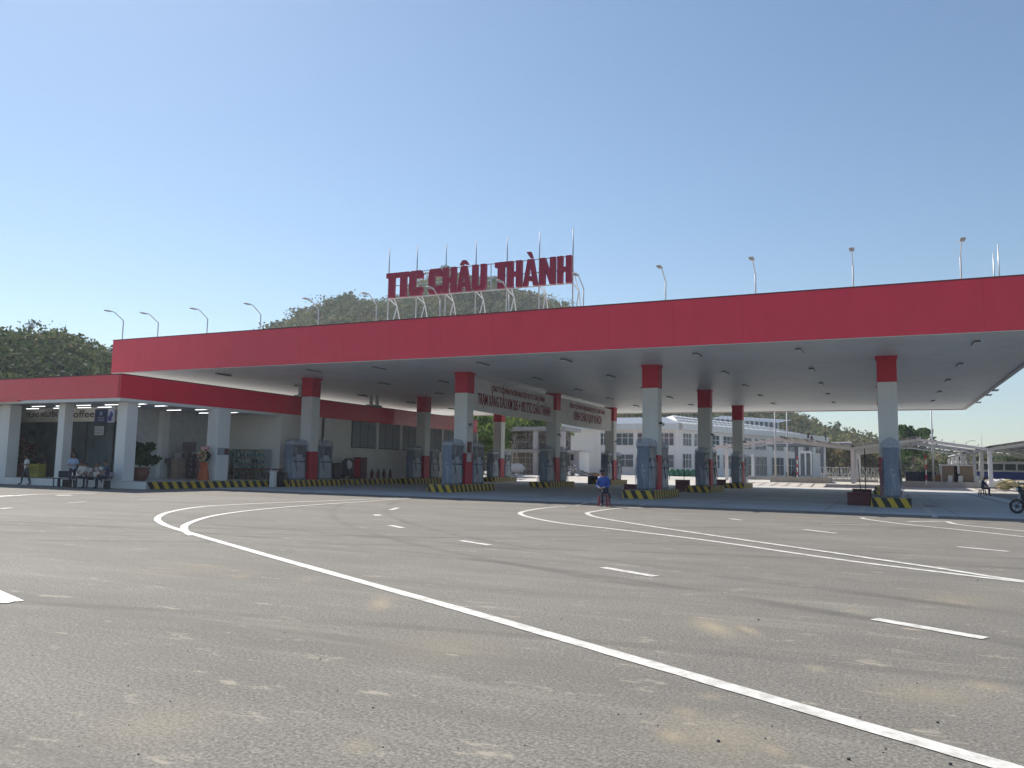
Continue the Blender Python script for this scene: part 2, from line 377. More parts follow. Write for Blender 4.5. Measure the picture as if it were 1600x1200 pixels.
# ------------------------------------------------------------------ fuel canopy
CX = [.425-11.61*i for i in range(4)]; CY = [42.43+14.56*j for j in range(3)]
HS = 7.15; YF, YB, XL, XR, HT, HB = 35.69, 79.07, -45.27, 6.96, 9.24, 7.12
can = thing('fuel_canopy', 'huge flat red-edged fuel station canopy on red and white square columns', 'canopy')
def panels(parent, axis, u0, u1, face, inward, z0, z1, w=3.0):
    """row of sheet panels along x or y; face is the outer plane, inward +1 or -1 the way to the back"""
    n = int(round((u1-u0)/w))
    lo, hi = sorted((face+inward*.03, face+inward*.2))
    b = MB().box(u0, u1, lo, hi, z0, z1) if axis == 'x' else MB().box(lo, hi, u0, u1, z0, z1)
    b.build('fascia_backing', REDC, parent)
    for k in range(n):
        a = u0+(u1-u0)*k/n+(.0025 if k else 0); c = u0+(u1-u0)*(k+1)/n-(.0025 if k < n-1 else 0)
        lo, hi = sorted((face, face+inward*.028)); o = [random.uniform(-.003, .003) for _ in range(4)]
        b = MB().box(a, c, lo, hi, z0, z1) if axis == 'x' else MB().box(lo, hi, a, c, z0, z1)
        ci = 1 if axis == 'x' else 0; q = 0
        for m_, v in enumerate(b.v):
            if abs(v[ci]-face) < 1e-6:
                v = list(v); v[ci] += o[q % 4]-inward*.001; q += 1; b.v[m_] = tuple(v)
        b.build('fascia_panel', RED, parent)
panels(can, 'x', XL, XR, YF, 1, HB, HT)
panels(can, 'x', XL, XR, YB, -1, HB, HT)
panels(can, 'y', YF+.202, YB-.202, XL, 1, HB, HT)
panels(can, 'y', YF+.202, YB-.202, XR, -1, HB, HT)
MB().box(XL+.2, XR-.2, YF+.2, YB-.2, HS+.03, HS+.12).build('soffit_backing', GREYM, can)
ns = 72; dy = (YB-YF-.4)/ns
for k in range(ns):
    y0 = YF+.2+dy*k; z = HS+random.uniform(0, .006)
    MB().box(XL+.2, XR-.2, y0+.008, y0+dy-.008, z, HS+.028).build('soffit_strip', SOFF, can)
MB().box(XL+.2, XR-.2, YF+.2, YB-.2, 8.6, 8.75).build('roof_sheet', GREYM, can)
tr = MB().box(XL-.02, XR+.02, YF-.03, YF+.22, HT+.002, HT+.05); tr.box(XL-.02, XL+.22, YF+.22, YB, HT+.002, HT+.05); tr.box(XR-.22, XR+.02, YF+.22, YB, HT+.002, HT+.05)
tr.build('coping', MAROON, can)
lip = MB().box(XL+.02, XR-.02, YF+.02, YF+.24, HB-.035, HB-.004); lip.box(XR-.24, XR-.02, YF+.24, YB-.02, HB-.035, HB-.004); lip.box(XL+.02, XL+.24, YF+.24, YB-.02, HB-.035, HB-.004)
lip.box(XL+.24, XR-.24, YB-.24, YB-.02, HB-.035, HB-.004)
lip.build('drip_edge', WHITE, can)
# bracket stubs where the right edge was left unfinished
for y, z in ((60, 7.0), (63.5, 7.02), (70, 7.0)):
    MB().box(XR-.05, XR+.25, y, y+.9, HB-.10, HB-.04).build('edge_bracket', GREYM, can)
hc = .43
for j in range(3):
    for i in range(4):
        x, y = CX[i], CY[j]
        c = MB().box(x-hc, x+hc, y-hc, y+hc, 2.266, 5.89, bev=.015).build('column', WHITE, can)
        MB().box(x-hc-.012, x+hc+.012, y-hc-.012, y+hc+.012, 5.892, HS-.002, bev=.012).build('red_cap', REDC, c)
        MB().box(x-hc-.012, x+hc+.012, y-hc-.012, y+hc+.012, .0, 2.264, bev=.012).build('red_base', REDC, c)
        MB().box(x-hc-.06, x+hc+.06, y-hc-.06, y+hc+.06, HS-.10, HS-.004).build('collar', REDC, c)
        if i in (1, 2) and j < 3:
            bk = MB().tube([(x+hc+.002, y-.1, 4.0), (x+hc+.16, y-.1, 4.0)], .06, 8).build('camera_bracket', DARKM, c)
            MB().blob((x+hc+.2, y-.1, 3.93), (.09, .09, .09), 8, 6).build('dome_camera', GREYM, c)
# control boxes on the second front column
MB().box(CX[2]+hc+.015, CX[2]+hc+.10, CY[0]-.3, CY[0]+.1, 2.30, 2.95).build('control_box', MAROON, can)
MB().box(CX[2]+hc+.015, CX[2]+hc+.12, CY[0]-.35, CY[0]+.05, 1.75, 2.25).build('junction_box', GREYM, can)

# ceiling lights
LAMPW = mat('lamp_diffuser', (.85, .85, .82), .35, .03)
LHOUS = mat('lamp_housing', (.18, .19, .19), .5, .1)
cl = thing('canopy_light', '', 'ceiling light', (0, 0, 0), 0, 'slim lights fixed under the canopy')
MB().box(-.13, .13, -.62, .62, -.07, -.004, bev=.02).build('housing', LHOUS, cl)
MB().box(-.11, .11, -.58, .58, -.095, -.072, bev=.008).build('diffuser', LAMPW, cl)
LX = [-38.6, -31.3, -26.55, -19.7, -14.8, -7.95, -3.25, 3.87]; LY = [38.75, 46.4, 54.1, 61.6, 69.3]
first = True
rowname = ['the front row', 'the second row', 'the middle row', 'the fourth row', 'the rearmost row']
for j, y in enumerate(LY):
    for i, x in enumerate(LX):
        o = cl if first else copy_tree(cl); first = False
        place(o, (x, y, HS), 0, f'canopy ceiling light, {ORD[i]} from the left in {rowname[j]}')

# lamps on the roof edge
rl = thing('roof_lamp', '', 'lamp post', (0, 0, 0), 0, 'bent arm lamps along the canopy roof')
MB().tube([(0, 0, 8.75), (0, 0, 10.62)], .034, 8).build('post', GREYM, rl)
MB().bar((0, .01, 10.60), (0, -.72, 11.05), .042).bar((0, -.70, 11.05), (0, -.95, 11.06), .042).build('arm', GREYM, rl)
hd = MB(); hd.box(-.11, .11, -1.45, -.9, 11.03, 11.08, bev=.015); hd.build('lamp_head', GREYM, rl)
MB().box(-.09, .09, -1.42, -1.0, 11.012, 11.028).build('lamp_lens', LHOUS, rl)
lx = [-47.51+4.235*k for k in range(13)]
lx = [x for x in lx if x > XL+.3]
lx = [-44.9] + lx[0:]
lx = [-45.0, -43.36, -38.97, -34.57, -30.13, -26.0, -21.8, -17.6, -13.43, -9.21, -5.0, -.84, 3.32]
# the leftmost stands a little further back on the left edge
first = True
for k, x in enumerate(lx):
    y = 37.5
    if k == 0: x, y = -45.05, 35.69+.0
    o = rl if first else copy_tree(rl); first = False
    if k == 0: x, y = -44.95, 36.1
    place(o, (x, y, 0), 0, f'thin bent arm lamp on the canopy roof edge, {ORD[k]} from the left')
S['n'] = 0

# rooftop sign
def glyph(ch):
    W = {'T': .92, 'C': 1., 'H': 1.08, 'A': 1.12, 'U': 1.08, 'N': 1.2}[ch]; s = .42
    P = []
    if ch == 'T': P = [[(0, .80), (W, .80), (W, 1), (0, 1)], [(W/2-s/2-.03, 0), (W/2+s/2+.03, 0), (W/2+s/2+.03, .799), (W/2-s/2-.03, .799)]]
    if ch == 'H': P = [[(0, 0), (s, 0), (s, 1), (0, 1)], [(W-s, 0), (W, 0), (W, 1), (W-s, 1)], [(s+.001, .41), (W-s-.001, .41), (W-s-.001, .59), (s+.001, .59)]]
    if ch == 'A': P = [[(0, 0), (.34, 0), (W/2-.06, .74), (W/2-.06, 1), (W/2-.22, 1)], [(W, 0), (W/2+.22, 1), (W/2-.058, 1), (W/2-.058, .74), (W/2, .74), (W-.34, 0)], [(.46, .18), (W-.46, .18), (W-.52, .36), (.52, .36)]]
    if ch == 'N': P = [[(0, 0), (s, 0), (s, 1), (0, 1)], [(W-s, 0), (W, 0), (W, 1), (W-s, 1)], [(s+.001, 1), (s+.001, .55), (W-s-.001, 0), (W-s-.001, .45)]]
    if ch == 'U': P = [[(0, .16), (s, .22), (s, 1), (0, 1)], [(W-s, .22), (W, .16), (W, 1), (W-s, 1)], [(0, .159), (.12, .0), (W-.12, .0), (W, .159), (W-s, .219), (W-s-.05, .17), (s+.05, .17), (s, .219)]]
    if ch == 'C':
        P = [[(0, .14), (s, .22), (s, .78), (0, .86)], [(0, .861), (s, .781), (s+.05, .83), (W-s-.05, .83), (W-s, .781), (W, .86), (W-.12, 1), (.12, 1)],
             [(0, .139), (.12, 0), (W-.12, 0), (W, .14), (W-s, .219), (W-s-.05, .17), (s+.05, .17), (s, .219)], [(W-s, .22), (W, .141), (W, .32), (W-s, .32)], [(W-s, .68), (W, .68), (W, .859), (W-s, .78)]]
    return P, W
def letter_mesh(ch, fn, dv, accent=None):
    b = MB(); P, W = glyph(ch)
    for poly in P: b.prism(poly, fn, dv)
    if accent == 'circ': b.prism([(W/2-.36, 1.05), (W/2-.12, 1.05), (W/2, 1.12), (W/2+.12, 1.05), (W/2+.36, 1.05), (W/2+.14, 1.22), (W/2-.14, 1.22)], fn, dv)
    if accent == 'grave': b.prism([(W/2-.02, 1.05), (W/2+.17, 1.05), (W/2+.02, 1.28), (W/2-.30, 1.28)], fn, dv)
    return b, W
def rooftop_sign(label, o3, ux, dv, word_spans, z0, z1, length, nposts, post_top):
    """o3 origin on the roof, ux unit vector along the text, dv thickness backwards"""
    t = thing('rooftop_sign', label, 'sign'); o3 = Vector(o3); ux = Vector(ux); dvv = Vector(dv); back = dvv.normalized()
    h = z1-z0
    for ch, a, c, acc in word_spans:
        P, W = glyph(ch); sc = (c-a)/W
        fn = lambda u, v, a=a, sc=sc: o3+ux*(a+u*sc)+Vector((0, 0, z0+v*h))
        b, _ = letter_mesh(ch, fn, dvv, acc); b.build('letter', SIGNRED, t)
    bk = o3+back*(dvv.length+.06)
    rz = 8.75
    for k in range(nposts):
        p = bk+ux*(length*k/(nposts-1))
        MB().tube([p+Vector((0, 0, rz)), p+Vector((0, 0, z1+.1)), p+Vector((0, 0, post_top))], [.045, .04, .022], 6).build('post', GALV, t)
        br = MB(); q = p+back*1.0
        br.bar(p+Vector((0, 0, rz+.05)), q+ux*.0+Vector((0, 0, z0-.25)), .05); br.bar(q+Vector((0, 0, z0-.25)), p+Vector((0, 0, z0+.02)), .05)
        br.bar(q+Vector((0, 0, z0-.25)), q+back*.9+Vector((0, 0, rz)), .05); br.bar(q+Vector((0, 0, z0-.25)), q+back*.9+Vector((0, 0, z1-.3)) if False else p+Vector((0, 0, z0+.8)), .04)
        br.build('brace', WHITE, t)
    for z in (z0-.02, z0+h*.5, z1+.0):
        r = MB().bar(bk+Vector((0, 0, z))-back*.04, bk+ux*length+Vector((0, 0, z))-back*.04, .05); r.build('rail', GALV if z > z0 else WHITE, t)
    for k in range(1, nposts*2-1):
        if k % 2:
            p = bk+ux*(length*k/(2*(nposts-1)))-back*.02; MB().bar(p+Vector((0, 0, z0)), p+Vector((0, 0, z1)), .04).build('stile', GALV, t)
    return t
SY = 39.0
px = lambda cx: float(aty(560+cx/4, 440, SY)[0])
o_x = px(173); spans = []
for ch, a, c, acc in (('T', 173, 238, None), ('T', 243, 312, None), ('C', 316, 398, None), ('C', 437, 517, None), ('H', 524, 606, None), ('A', 614, 698, 'circ'), ('U', 708, 794, None),
                      ('T', 850, 926, None), ('H', 929, 1016, None), ('A', 1026, 1118, 'grave'), ('N', 1130, 1228, None), ('H', 1240, 1328, None)):
    spans.append((ch, px(a)-o_x, px(c)-o_x, acc))
rooftop_sign('dark red sign letters TTC CHÂU THÀNH on steel frame above the canopy', (o_x, SY, 0), (1, 0, 0), (0, .22, 0), spans, 11.36, 12.84, spans[-1][2], 7, 14.4)
# end of the second sign, along the right roof edge
rooftop_sign('end of a second dark red sign at the right edge of the canopy roof', (XR-.5, 49.6, 0), (0, 1, 0), (-.2, 0, 0), [('N', 0, 1.0, None), ('H', 1.15, 2.0, None)], 10.55, 12.05, 2.0, 2, 14.1)
rod = MB().tube([(6.3, 58.6, 8.75), (6.3, 58.6, 14.2)], [.04, .02], 6)
tag(rod.build('lightning_rod', GALV), 'thin bare rod standing on the canopy roof near its right edge', 'rod')

# ------------------------------------------------------------------ lettering
def text_part(name, body, size, m, parent, mtx, width=None, bold=.0, ext=.004, label=None):
    cu = bpy.data.curves.new(name, 'FONT'); cu.body = body; cu.size = size; cu.offset = bold; cu.extrude = ext; cu.align_x = 'LEFT'; cu.resolution_u = 3
    o = bpy.data.objects.new(name, cu); COL.objects.link(o)
    dg = bpy.context.evaluated_depsgraph_get(); me = bpy.data.meshes.new_from_object(o.evaluated_get(dg))
    bpy.data.objects.remove(o)
    me.materials.clear(); me.materials.append(m)
    if len(me.vertices):
        co = np.empty(len(me.vertices)*3); me.vertices.foreach_get('co', co); co = co.reshape(-1, 3)
        x0, x1 = co[:, 0].min(), co[:, 0].max()
        k = width/(x1-x0) if width else 1.
        co[:, 0] = (co[:, 0]-x0)*k; M = np.array(mtx); co = co@M[:3, :3].T+M[:3, 3]
        me.vertices.foreach_set('co', co.reshape(-1)); me.update()
    q = link(name, me, parent)
    return q
def face_px(x, y, z):      # text read by someone looking along -x (runs towards +y)
    return Matrix(((0, 0, 1, x), (1, 0, 0, y), (0, 1, 0, z), (0, 0, 0, 1)))
def face_ny(x, y, z):      # text read by someone looking along +y
    return Matrix(((1, 0, 0, x), (0, 0, -1, y), (0, 1, 0, z), (0, 0, 0, 1)))
BANW = mat('banner_cloth', (.74, .72, .70), .7, .05, 1.5)
BRED = mat('banner_red', (.32, .02, .04), .7, .05)
def banner(label, x, y0, y1, z0, z1, rows):
    t = thing('banner', label, 'banner')
    b = MB(); ny = 24; nz = 4
    P = [[(x+.02*math.sin(j*1.1+i*.6), y0+(y1-y0)*j/ny, z0+(z1-z0)*i/nz-(.05*math.sin(math.pi*j/ny) if i == 0 else 0)) for j in range(ny+1)] for i in range(nz+1)]
    for i in range(nz):
        for j in range(ny): b.quad([P[i][j], P[i][j+1], P[i+1][j+1], P[i+1][j]])
    o = b.build('cloth', BANW, t)
    for body, size, wy, z, yy, bo in rows: text_part('lettering', body, size, BRED, t, face_px(x+.035, yy, z), wy, bo)
    return t
bx = CX[2]+.2
banner('white banner reading TRẠM XĂNG DẦU KM 205 + 092 between two canopy columns', bx, CY[0]+.45, CY[1]-.44, 4.92, 6.95,
       [('TRẠM XĂNG DẦU KM 205 + 092 TTC CHÂU THÀNH', 1.0, 12.0, 5.35, CY[0]+1.35, .009), ('CÔNG TY CỔ PHẦN THƯƠNG MẠI DỊCH VỤ TTC CHÂU THÀNH', .5, 9.0, 6.33, CY[0]+3.2, .006)])
banner('white banner with two lines of red letters between the rear canopy columns', bx, CY[1]+.45, CY[2]-.44, 4.92, 6.95,
       [('KÍNH CHÀO QUÝ KHÁCH', 1.0, 7.0, 5.4, CY[1]+4.0, .009), ('CÔNG TY CỔ PHẦN THƯƠNG MẠI DỊCH VỤ TTC CHÂU THÀNH', .5, 9.0, 6.33, CY[1]+3.0, .006)])

# ------------------------------------------------------------------ pump islands
def island(label, x, y, hw, hl, hz):
    t = thing('pump_island', label, 'kerb island', (x, y, 0), 0, 'striped pump islands')
    MB().box(-hw+.01, hw-.01, -hl+.01, hl-.01, 0, hz, bev=.03).build('concrete_core', CONC, t)
    def stripes(face, length, fn):
        pb = [MB(), MB()]; w = .26; k = -3; u = -.4; i = 0
        while u < length:
            a0, a1 = u, u+w; sh = .22           # stripes lean: the foot of each lies further right
            poly = [(a0+sh, 0), (a1+sh, 0), (a1, hz), (a0, hz)]
            poly = [(min(max(c, 0), length), z) for c, z in poly]
            if poly[1][0]-poly[0][0] > .005 or poly[2][0]-poly[3][0] > .005:
                pb[i % 2].quad([fn(*p) for p in poly])
            u += w; i += 1
        return pb
    fns = [lambda u, z: (-hw+u, -hl, z), lambda u, z: (hw, -hl+u, z), lambda u, z: (hw-u, hl, z), lambda u, z: (-hw, hl-u, z)]
    yb, kb = MB(), MB()
    for q, fn in enumerate(fns):
        pb = stripes(q, 2*hw if q % 2 == 0 else 2*hl, fn)
        for src, dst in ((pb[0], yb), (pb[1], kb)):
            for f in src.f: dst.quad([src.v[i] for i in f])
    yb.build('yellow_stripes', YEL, t); kb.build('black_stripes', BLK, t)
    return t
IZ = .42
rown = ['front', 'middle', 'rear']
for j in range(3):
    for i in range(4):
        island(f'striped island under the {ORD[3-i]} column from the left, {rown[j]} row', CX[i], CY[j], .82, 2.75 if j == 0 else 2.6, IZ)

# wrapped fuel dispensers
DBLUE = mat('dispenser_blue', (.11, .17, .26), .4, .15, 3.); DWHITE = mat('dispenser_white', (.55, .58, .62), .4, .08, 2.)
DDARK = mat('dispenser_display', (.03, .045, .06), .15, .2, 3.)
def plastic_material():
    m = bpy.data.materials.new('plastic_wrap'); m.use_nodes = True; t = m.node_tree; N = t.nodes; L = t.links
    b = N['Principled BSDF']; out = N['Material Output']; b.inputs['Base Color'].default_value = (.50, .52, .56, 1); b.inputs['Roughness'].default_value = .22
    tc = N.new('ShaderNodeTexCoord'); mp = N.new('ShaderNodeMapping'); mp.inputs['Scale'].default_value = (4, 4, .9); L.new(tc.outputs['Object'], mp.inputs[0])
    n = N.new('ShaderNodeTexNoise'); n.inputs['Scale'].default_value = 1.0; n.inputs['Detail'].default_value = 2.5; n.inputs['Distortion'].default_value = .6; L.new(mp.outputs[0], n.inputs['Vector'])
    r = N.new('ShaderNodeValToRGB'); r.color_ramp.elements[0].position = .36; r.color_ramp.elements[1].position = .68; r.color_ramp.elements[0].color = (.16,)*3+(1,); r.color_ramp.elements[1].color = (.46,)*3+(1,)
    L.new(n.outputs['Fac'], r.inputs[0])
    bp = N.new('ShaderNodeBump'); bp.inputs['Strength'].default_value = .6; bp.inputs['Distance'].default_value = .08; L.new(n.outputs['Fac'], bp.inputs['Height']); L.new(bp.outputs[0], b.inputs['Normal'])
    tr = N.new('ShaderNodeBsdfTransparent'); tr.inputs[0].default_value = (.93, .95, 1, 1); mx = N.new('ShaderNodeMixShader')
    L.new(r.outputs[0], mx.inputs[0]); L.new(tr.outputs[0], mx.inputs[1]); L.new(b.outputs[0], mx.inputs[2]); L.new(mx.outputs[0], out.inputs[0])
    return m
WRAP = plastic_material()
def dispenser(seed):
    rnd = random.Random(seed)
    t = thing('fuel_dispenser', '', 'fuel dispenser', (0, 0, 0), 0, 'plastic wrapped fuel dispensers')
    hw, hl, H = .30, .62, 2.42
    MB().box(-hw, hw, -hl, hl, .0, .10).build('plinth', DARKM, t)
    bd = MB(); bd.box(-hw, hw, -hl+.002, hl-.002, .10, 1.42, 0, bev=.02); bd.build('cabinet', DWHITE, t)
    for s in (-1, 1):
        e = MB().box(-hw-.01, hw+.01, min(s*hl, s*(hl+.05)), max(s*hl, s*(hl+.05)), .10, H-.12, bev=.015).build('end_panel', DBLUE, t)
        for z in (.75, 1.0, 1.25):
            MB().tube([(.05+.07*math.sin(z*9), s*(hl+.051), z), (.05+.07*math.sin(z*9), s*(hl+.058), z)], .055, 10).build('round_emblem', DWHITE, e)
        p = MB().box(min(s*hw, s*(hw+.015)), max(s*hw, s*(hw+.015)), -hl+.1, hl-.06, .16, 1.10).build('lower_panel', DWHITE, t)
        MB().box(min(s*hw, s*(hw+.03)), max(s*hw, s*(hw+.03)), -hl+.05, hl-.05, 1.13, 1.22).build('trim_bar', DARKM, t)
        h = MB().box(min(s*hw, s*(hw+.02)), max(s*hw, s*(hw+.02)), -hl+.22, hl-.3, 1.30, 1.62).build('keypad_panel', DWHITE, t)
        d = MB().box(min(s*(hw-.05), s*(hw+.01)), max(s*(hw-.05), s*(hw+.01)), -hl+.08, hl-.08, 1.68, 2.12).build('display', DDARK, t)
        for k in (0, 1):
            y0 = -hl+.16+k*.9
            MB().tube([(s*(hw+.04), y0, 1.55), (s*(hw+.10), y0+.04, 1.1), (s*(hw+.12), y0+.10, .62), (s*(hw+.10), y0+.2, .55), (s*(hw+.06), y0+.22, .95), (s*(hw+.03), y0+.16, 1.25)], .018, 6).build('hose', BLACK, t)
            nz = MB().box(min(s*hw, s*(hw+.09)), max(s*hw, s*(hw+.09)), y0-.05, y0+.05, 1.5, 1.68, bev=.02); nz.build('nozzle', BLACK, t)
    MB().box(-hw+.02, hw-.02, -hl+.03, hl-.03, 1.44, H-.2, bev=.02).build('head', DDARK, t)
    MB().box(-hw-.05, hw+.05, -hl-.06, hl+.06, H-.18, H, bev=.04).build('top_cover', GREYM, t)
    # loose plastic wrap, gathered and tied above the top
    b = MB(); n = 36; levels = [(.02, 1.16), (.35, 1.12), (.8, 1.10), (1.2, 1.08), (1.6, 1.12), (1.95, 1.08), (2.25, 1.15), (2.46, 1.17), (2.56, 1.0), (2.62, .55), (2.66, .15)]
    if seed == 1: levels = [(.02, 1.1), (.35, 1.25), (.8, 1.38), (1.2, 1.34), (1.6, 1.2), (1.95, 1.05), (2.1, 1.02), (2.2, 1.18), (2.45, 1.3), (2.62, 1.12), (2.7, .3)]
    if seed == 2: levels = [(.02, 1.42), (.35, 1.36), (.8, 1.28), (1.2, 1.22), (1.6, 1.16), (1.95, 1.12), (2.25, 1.16), (2.46, 1.22), (2.6, .9), (2.72, .3), (2.75, .1)]
    for z, s in levels:
        for k in range(n):
            a = 2*math.pi*k/n; ca, sa = math.cos(a), math.sin(a); q = 1/max(abs(ca), abs(sa), (abs(ca)+abs(sa))/1.7)
            j = 1+rnd.uniform(-.035, .035)+.03*math.sin(a*5+z*4+seed)
            b.v.append((ca*q*(hw+.05)*s*j, sa*q*(hl+.09)*(1+(s-1)*.6)*j, z+rnd.uniform(-.02, .02)))
    for i in range(len(levels)-1):
        for k in range(n):
            a = i*n+k; c = i*n+(k+1) % n; b.f.append((a, c, c+n, a+n)); b.m.append(0); b.smooth.add(len(b.f)-1)
    b.build('plastic_wrap', WRAP, t)
    return t
protos = [dispenser(0), dispenser(1), dispenser(2)]; used = [False]*3
for j in range(3):
    for i in range(4):
        for s, side in ((-1, 'before'), (1, 'behind')):
            k = 0
            if j == 0 and s < 0: k = {1: 1, 0: 2}.get(i, 0)
            elif j > 0: k = (i+j) % 2 * 2
            if used[k]: o = copy_tree(protos[k])
            else: o = protos[k]; used[k] = True
            cols = f'{ORD[3-i]} column from the left, {rown[j]} row'
            style = {0: 'clear wrapped fuel dispenser', 1: 'fuel dispenser in bulging tied wrap', 2: 'fuel dispenser in loose wrap'}[k]
            place(o, (CX[i]+.06, CY[j]+s*(1.38 if j == 0 else 1.4), IZ), 0, f'{style} {side} the {cols}')
for k in range(3):
    if not used[k]: copy = None

# maroon boxes and thin poles beside some islands
def sandbox(label, x, y, w=1.0, h=.55, m=MAROON):
    t = thing('sand_box', label, 'box', (x, y, 0), 0, 'sand boxes beside the pump islands')
    MB().box(-w/2, w/2, -.3, .3, 0, h, bev=.02).build('crate', m, t)
    MB().box(-w/2-.03, w/2+.03, -.33, .33, h+.002, h+.05, bev=.015).build('lid', m, t)
    MB().tube([(-.1, -.335, h-.1), (-.1, -.36, h-.1), (.1, -.36, h-.1), (.1, -.335, h-.1)], .012, 6).build('handle', DARKM, t)
    return t
sandbox('maroon sand box at the left foot of the rightmost front island', CX[0]-1.35, 41.2)
sandbox('small maroon box further behind, left of the rightmost column', CX[0]-1.3, 45.9, .9, .62)
sandbox('dark maroon sand box left of the third front island', CX[1]-1.3, 43.2, .85, .6)
sandbox('dark maroon box left of the third middle row island', CX[1]-1.35, CY[1]-1.2, .9, .75)
sandbox('dark brown box left of the third rear island', CX[1]-1.4, CY[2]-1.0, .9, .65)
sandbox('black box left of the second rear island', CX[2]-1.4, CY[2]-1.0, .8, .7, BLACK)
def pole(label, x, y, h, lean=0.):
    t = thing('marker_pole', label, 'pole', (x, y, 0), 0, 'thin dark poles beside the islands')
    MB().tube([(0, 0, .05), (lean, 0, h)], .022, 6).build('rod', DARKM, t)
    MB().box(-.14, .14, -.14, .14, 0, .05, bev=.01).build('foot', DARKM, t)
pole('thin dark pole leaning beside the box at the rightmost island', CX[0]-1.25, 41.7, 2.15, -.12)
pole('thin dark upright pole just left of the rightmost wrapped dispenser', CX[0]-1.1, 44.2, 2.75)
pole('thin dark pole standing left of the third front island', CX[1]-1.35, 45.0, 2.5)
pole('thin dark pole left of the third middle row dispensers', CX[1]-1.6, CY[1]+.4, 2.6)
wb = thing('bollard', 'short white square box bollard left of the leftmost front island', 'bollard', (xat(427, 38.6), 38.6, 0))
MB().box(-.16, .16, -.16, .16, 0, .98, bev=.02).build('body', WHITE, wb); MB().box(-.19, .19, -.19, .19, .982, 1.03, bev=.012).build('cap', GREYM, wb)
bb = thing('waste_bin', 'black waste bin between white bollard and leftmost dispenser', 'bin', (xat(438, 39.2), 39.2, 0))
MB().lathe([(.2, 0), (.24, .6), (.25, .85)], n=14).build('drum', BLACK, bb); MB().lathe([(.26, .852), (.26, .9), (.1, 1.0)], n=14).build('lid', DARKM, bb)
mh = MB().lathe([(.34, .0), (.34, .02)], n=20); tag(mh.build('manhole_cover', DARKM, None, (CX[0]+1.7, 43.0, 0)), 'dark round cover on the apron right of the rightmost island', 'cover')

# ------------------------------------------------------------------ shop building on the left
BX1, BY0, BY1 = xat(189, 29.2, 600), 29.2, 70.3
ZF0, ZF1 = 4.77, 6.0
FL = .38
SOFFW = mat('porch_ceiling', (.55, .57, .58), .7, .06)
shop = thing('service_building', 'low white service building with a broad red fascia and open front porch', 'building', (0, 0, 0))
sb_ = MB().box(-70, -34.75, 29.9, 71, -.05, FL); sb_.build('plinth', WHITE, shop)
fl = MB().box(-70, -34.75, 29.9, 71, FL+.002, FL+.012); fl.build('floor_slab', mat('tile_floor', (.42, .43, .43), .35, .08), shop)
panels(shop, 'x', -70, BX1-.202, BY0, 1, ZF0, ZF1)
panels(shop, 'y', BY0, BY1, BX1, -1, ZF0, ZF1)
MB().box(-70, BX1-.2, BY1-.2, BY1, ZF0, ZF1).build('fascia', RED, shop)
cp = MB().box(-70, BX1+.03, BY0-.03, BY0+.25, ZF1+.002, ZF1+.05); cp.box(BX1-.25, BX1+.03, BY0+.25, BY1+.03, ZF1+.002, ZF1+.05); cp.build('coping', MAROON, shop)
MB().box(-70, BX1-.2, BY0+.2, BY1-.2, 5.4, 5.55).build('roof', CONC, shop)
MB().box(-70, BX1-.2, BY0+.2, 46, 4.70, 4.76).build('porch_ceiling', SOFFW, shop)
be = MB().box(-70, BX1-.02, BY0+.02, BY0+.5, 4.60, 4.768); be.box(BX1-.5, BX1-.02, BY0+.5, 46.0, 4.60, 4.768); be.build('edge_beam', WHITE, shop)
for x, y, w, d in ((xat(188, 30.0)-.05, 30.25, .36, .36), (xat(95, 30.2), 30.25, .27, .27), (-46.7, 30.3, .42, .35), (-52.3, 30.3, .3, .3), (-36.2, 36.2, .42, .5), (-41.3, 36.6, .26, .3)):
    MB().box(x-w, x+w, y-d, y+d, -.05 if y < 31 else FL, 4.62, bev=.015).build('porch_column', WHITE, shop)
MB().box(-60, -47.2, 30.5, 30.7, FL, 4.62).build('side_wall', WHITE, shop)
# rear and inner walls
MB().box(-60, -36.2, 46.0, 46.2, FL, 4.76).build('wall', CREAM, shop)
MB().box(-41.3, -36.2, 41.7, 41.9, FL+.012, 4.70).build('wall', CREAM, shop)
wl = MB(); wl.box(-36.4, -36.2, 41.9, 49.5, FL+.012, 4.77); wl.box(-36.4, -36.2, 49.5, 70.2, FL+.012, 2.70); wl.build('wall', CREAM, shop)
for k in range(6):
    y = 49.6+k*3.45
    w = MB().box(-36.32, -36.24, y, y+3.15, 2.72, 4.75).build('louvre_window', mat('louvre_frame', (.12, .13, .14), .5), shop)
    MB().box(-36.4, -36.12, y+3.152, y+3.448, 2.702, 4.768).build('pilaster', WHITE, shop)
    for q in range(3):
        pn = MB()
        for s in range(16):
            z = 2.78+s*.121; yy = y+.06+q*1.03
            pn.quad([(-36.16, yy, z), (-36.16, yy+.96, z), (-36.235, yy+.96, z+.11), (-36.235, yy, z+.11)])
        pn.build('louvre_blades', mat('louvre_blade', (.44, .46, .49), .45, .1), w)
MB().box(-36.25, -36.1, 49.3, 70.3, 2.60, 2.698).build('window_sill', WHITE, shop)
MB().box(-60, -36.4, 70.0, 70.2, FL, 4.77).build('wall', CREAM, shop)
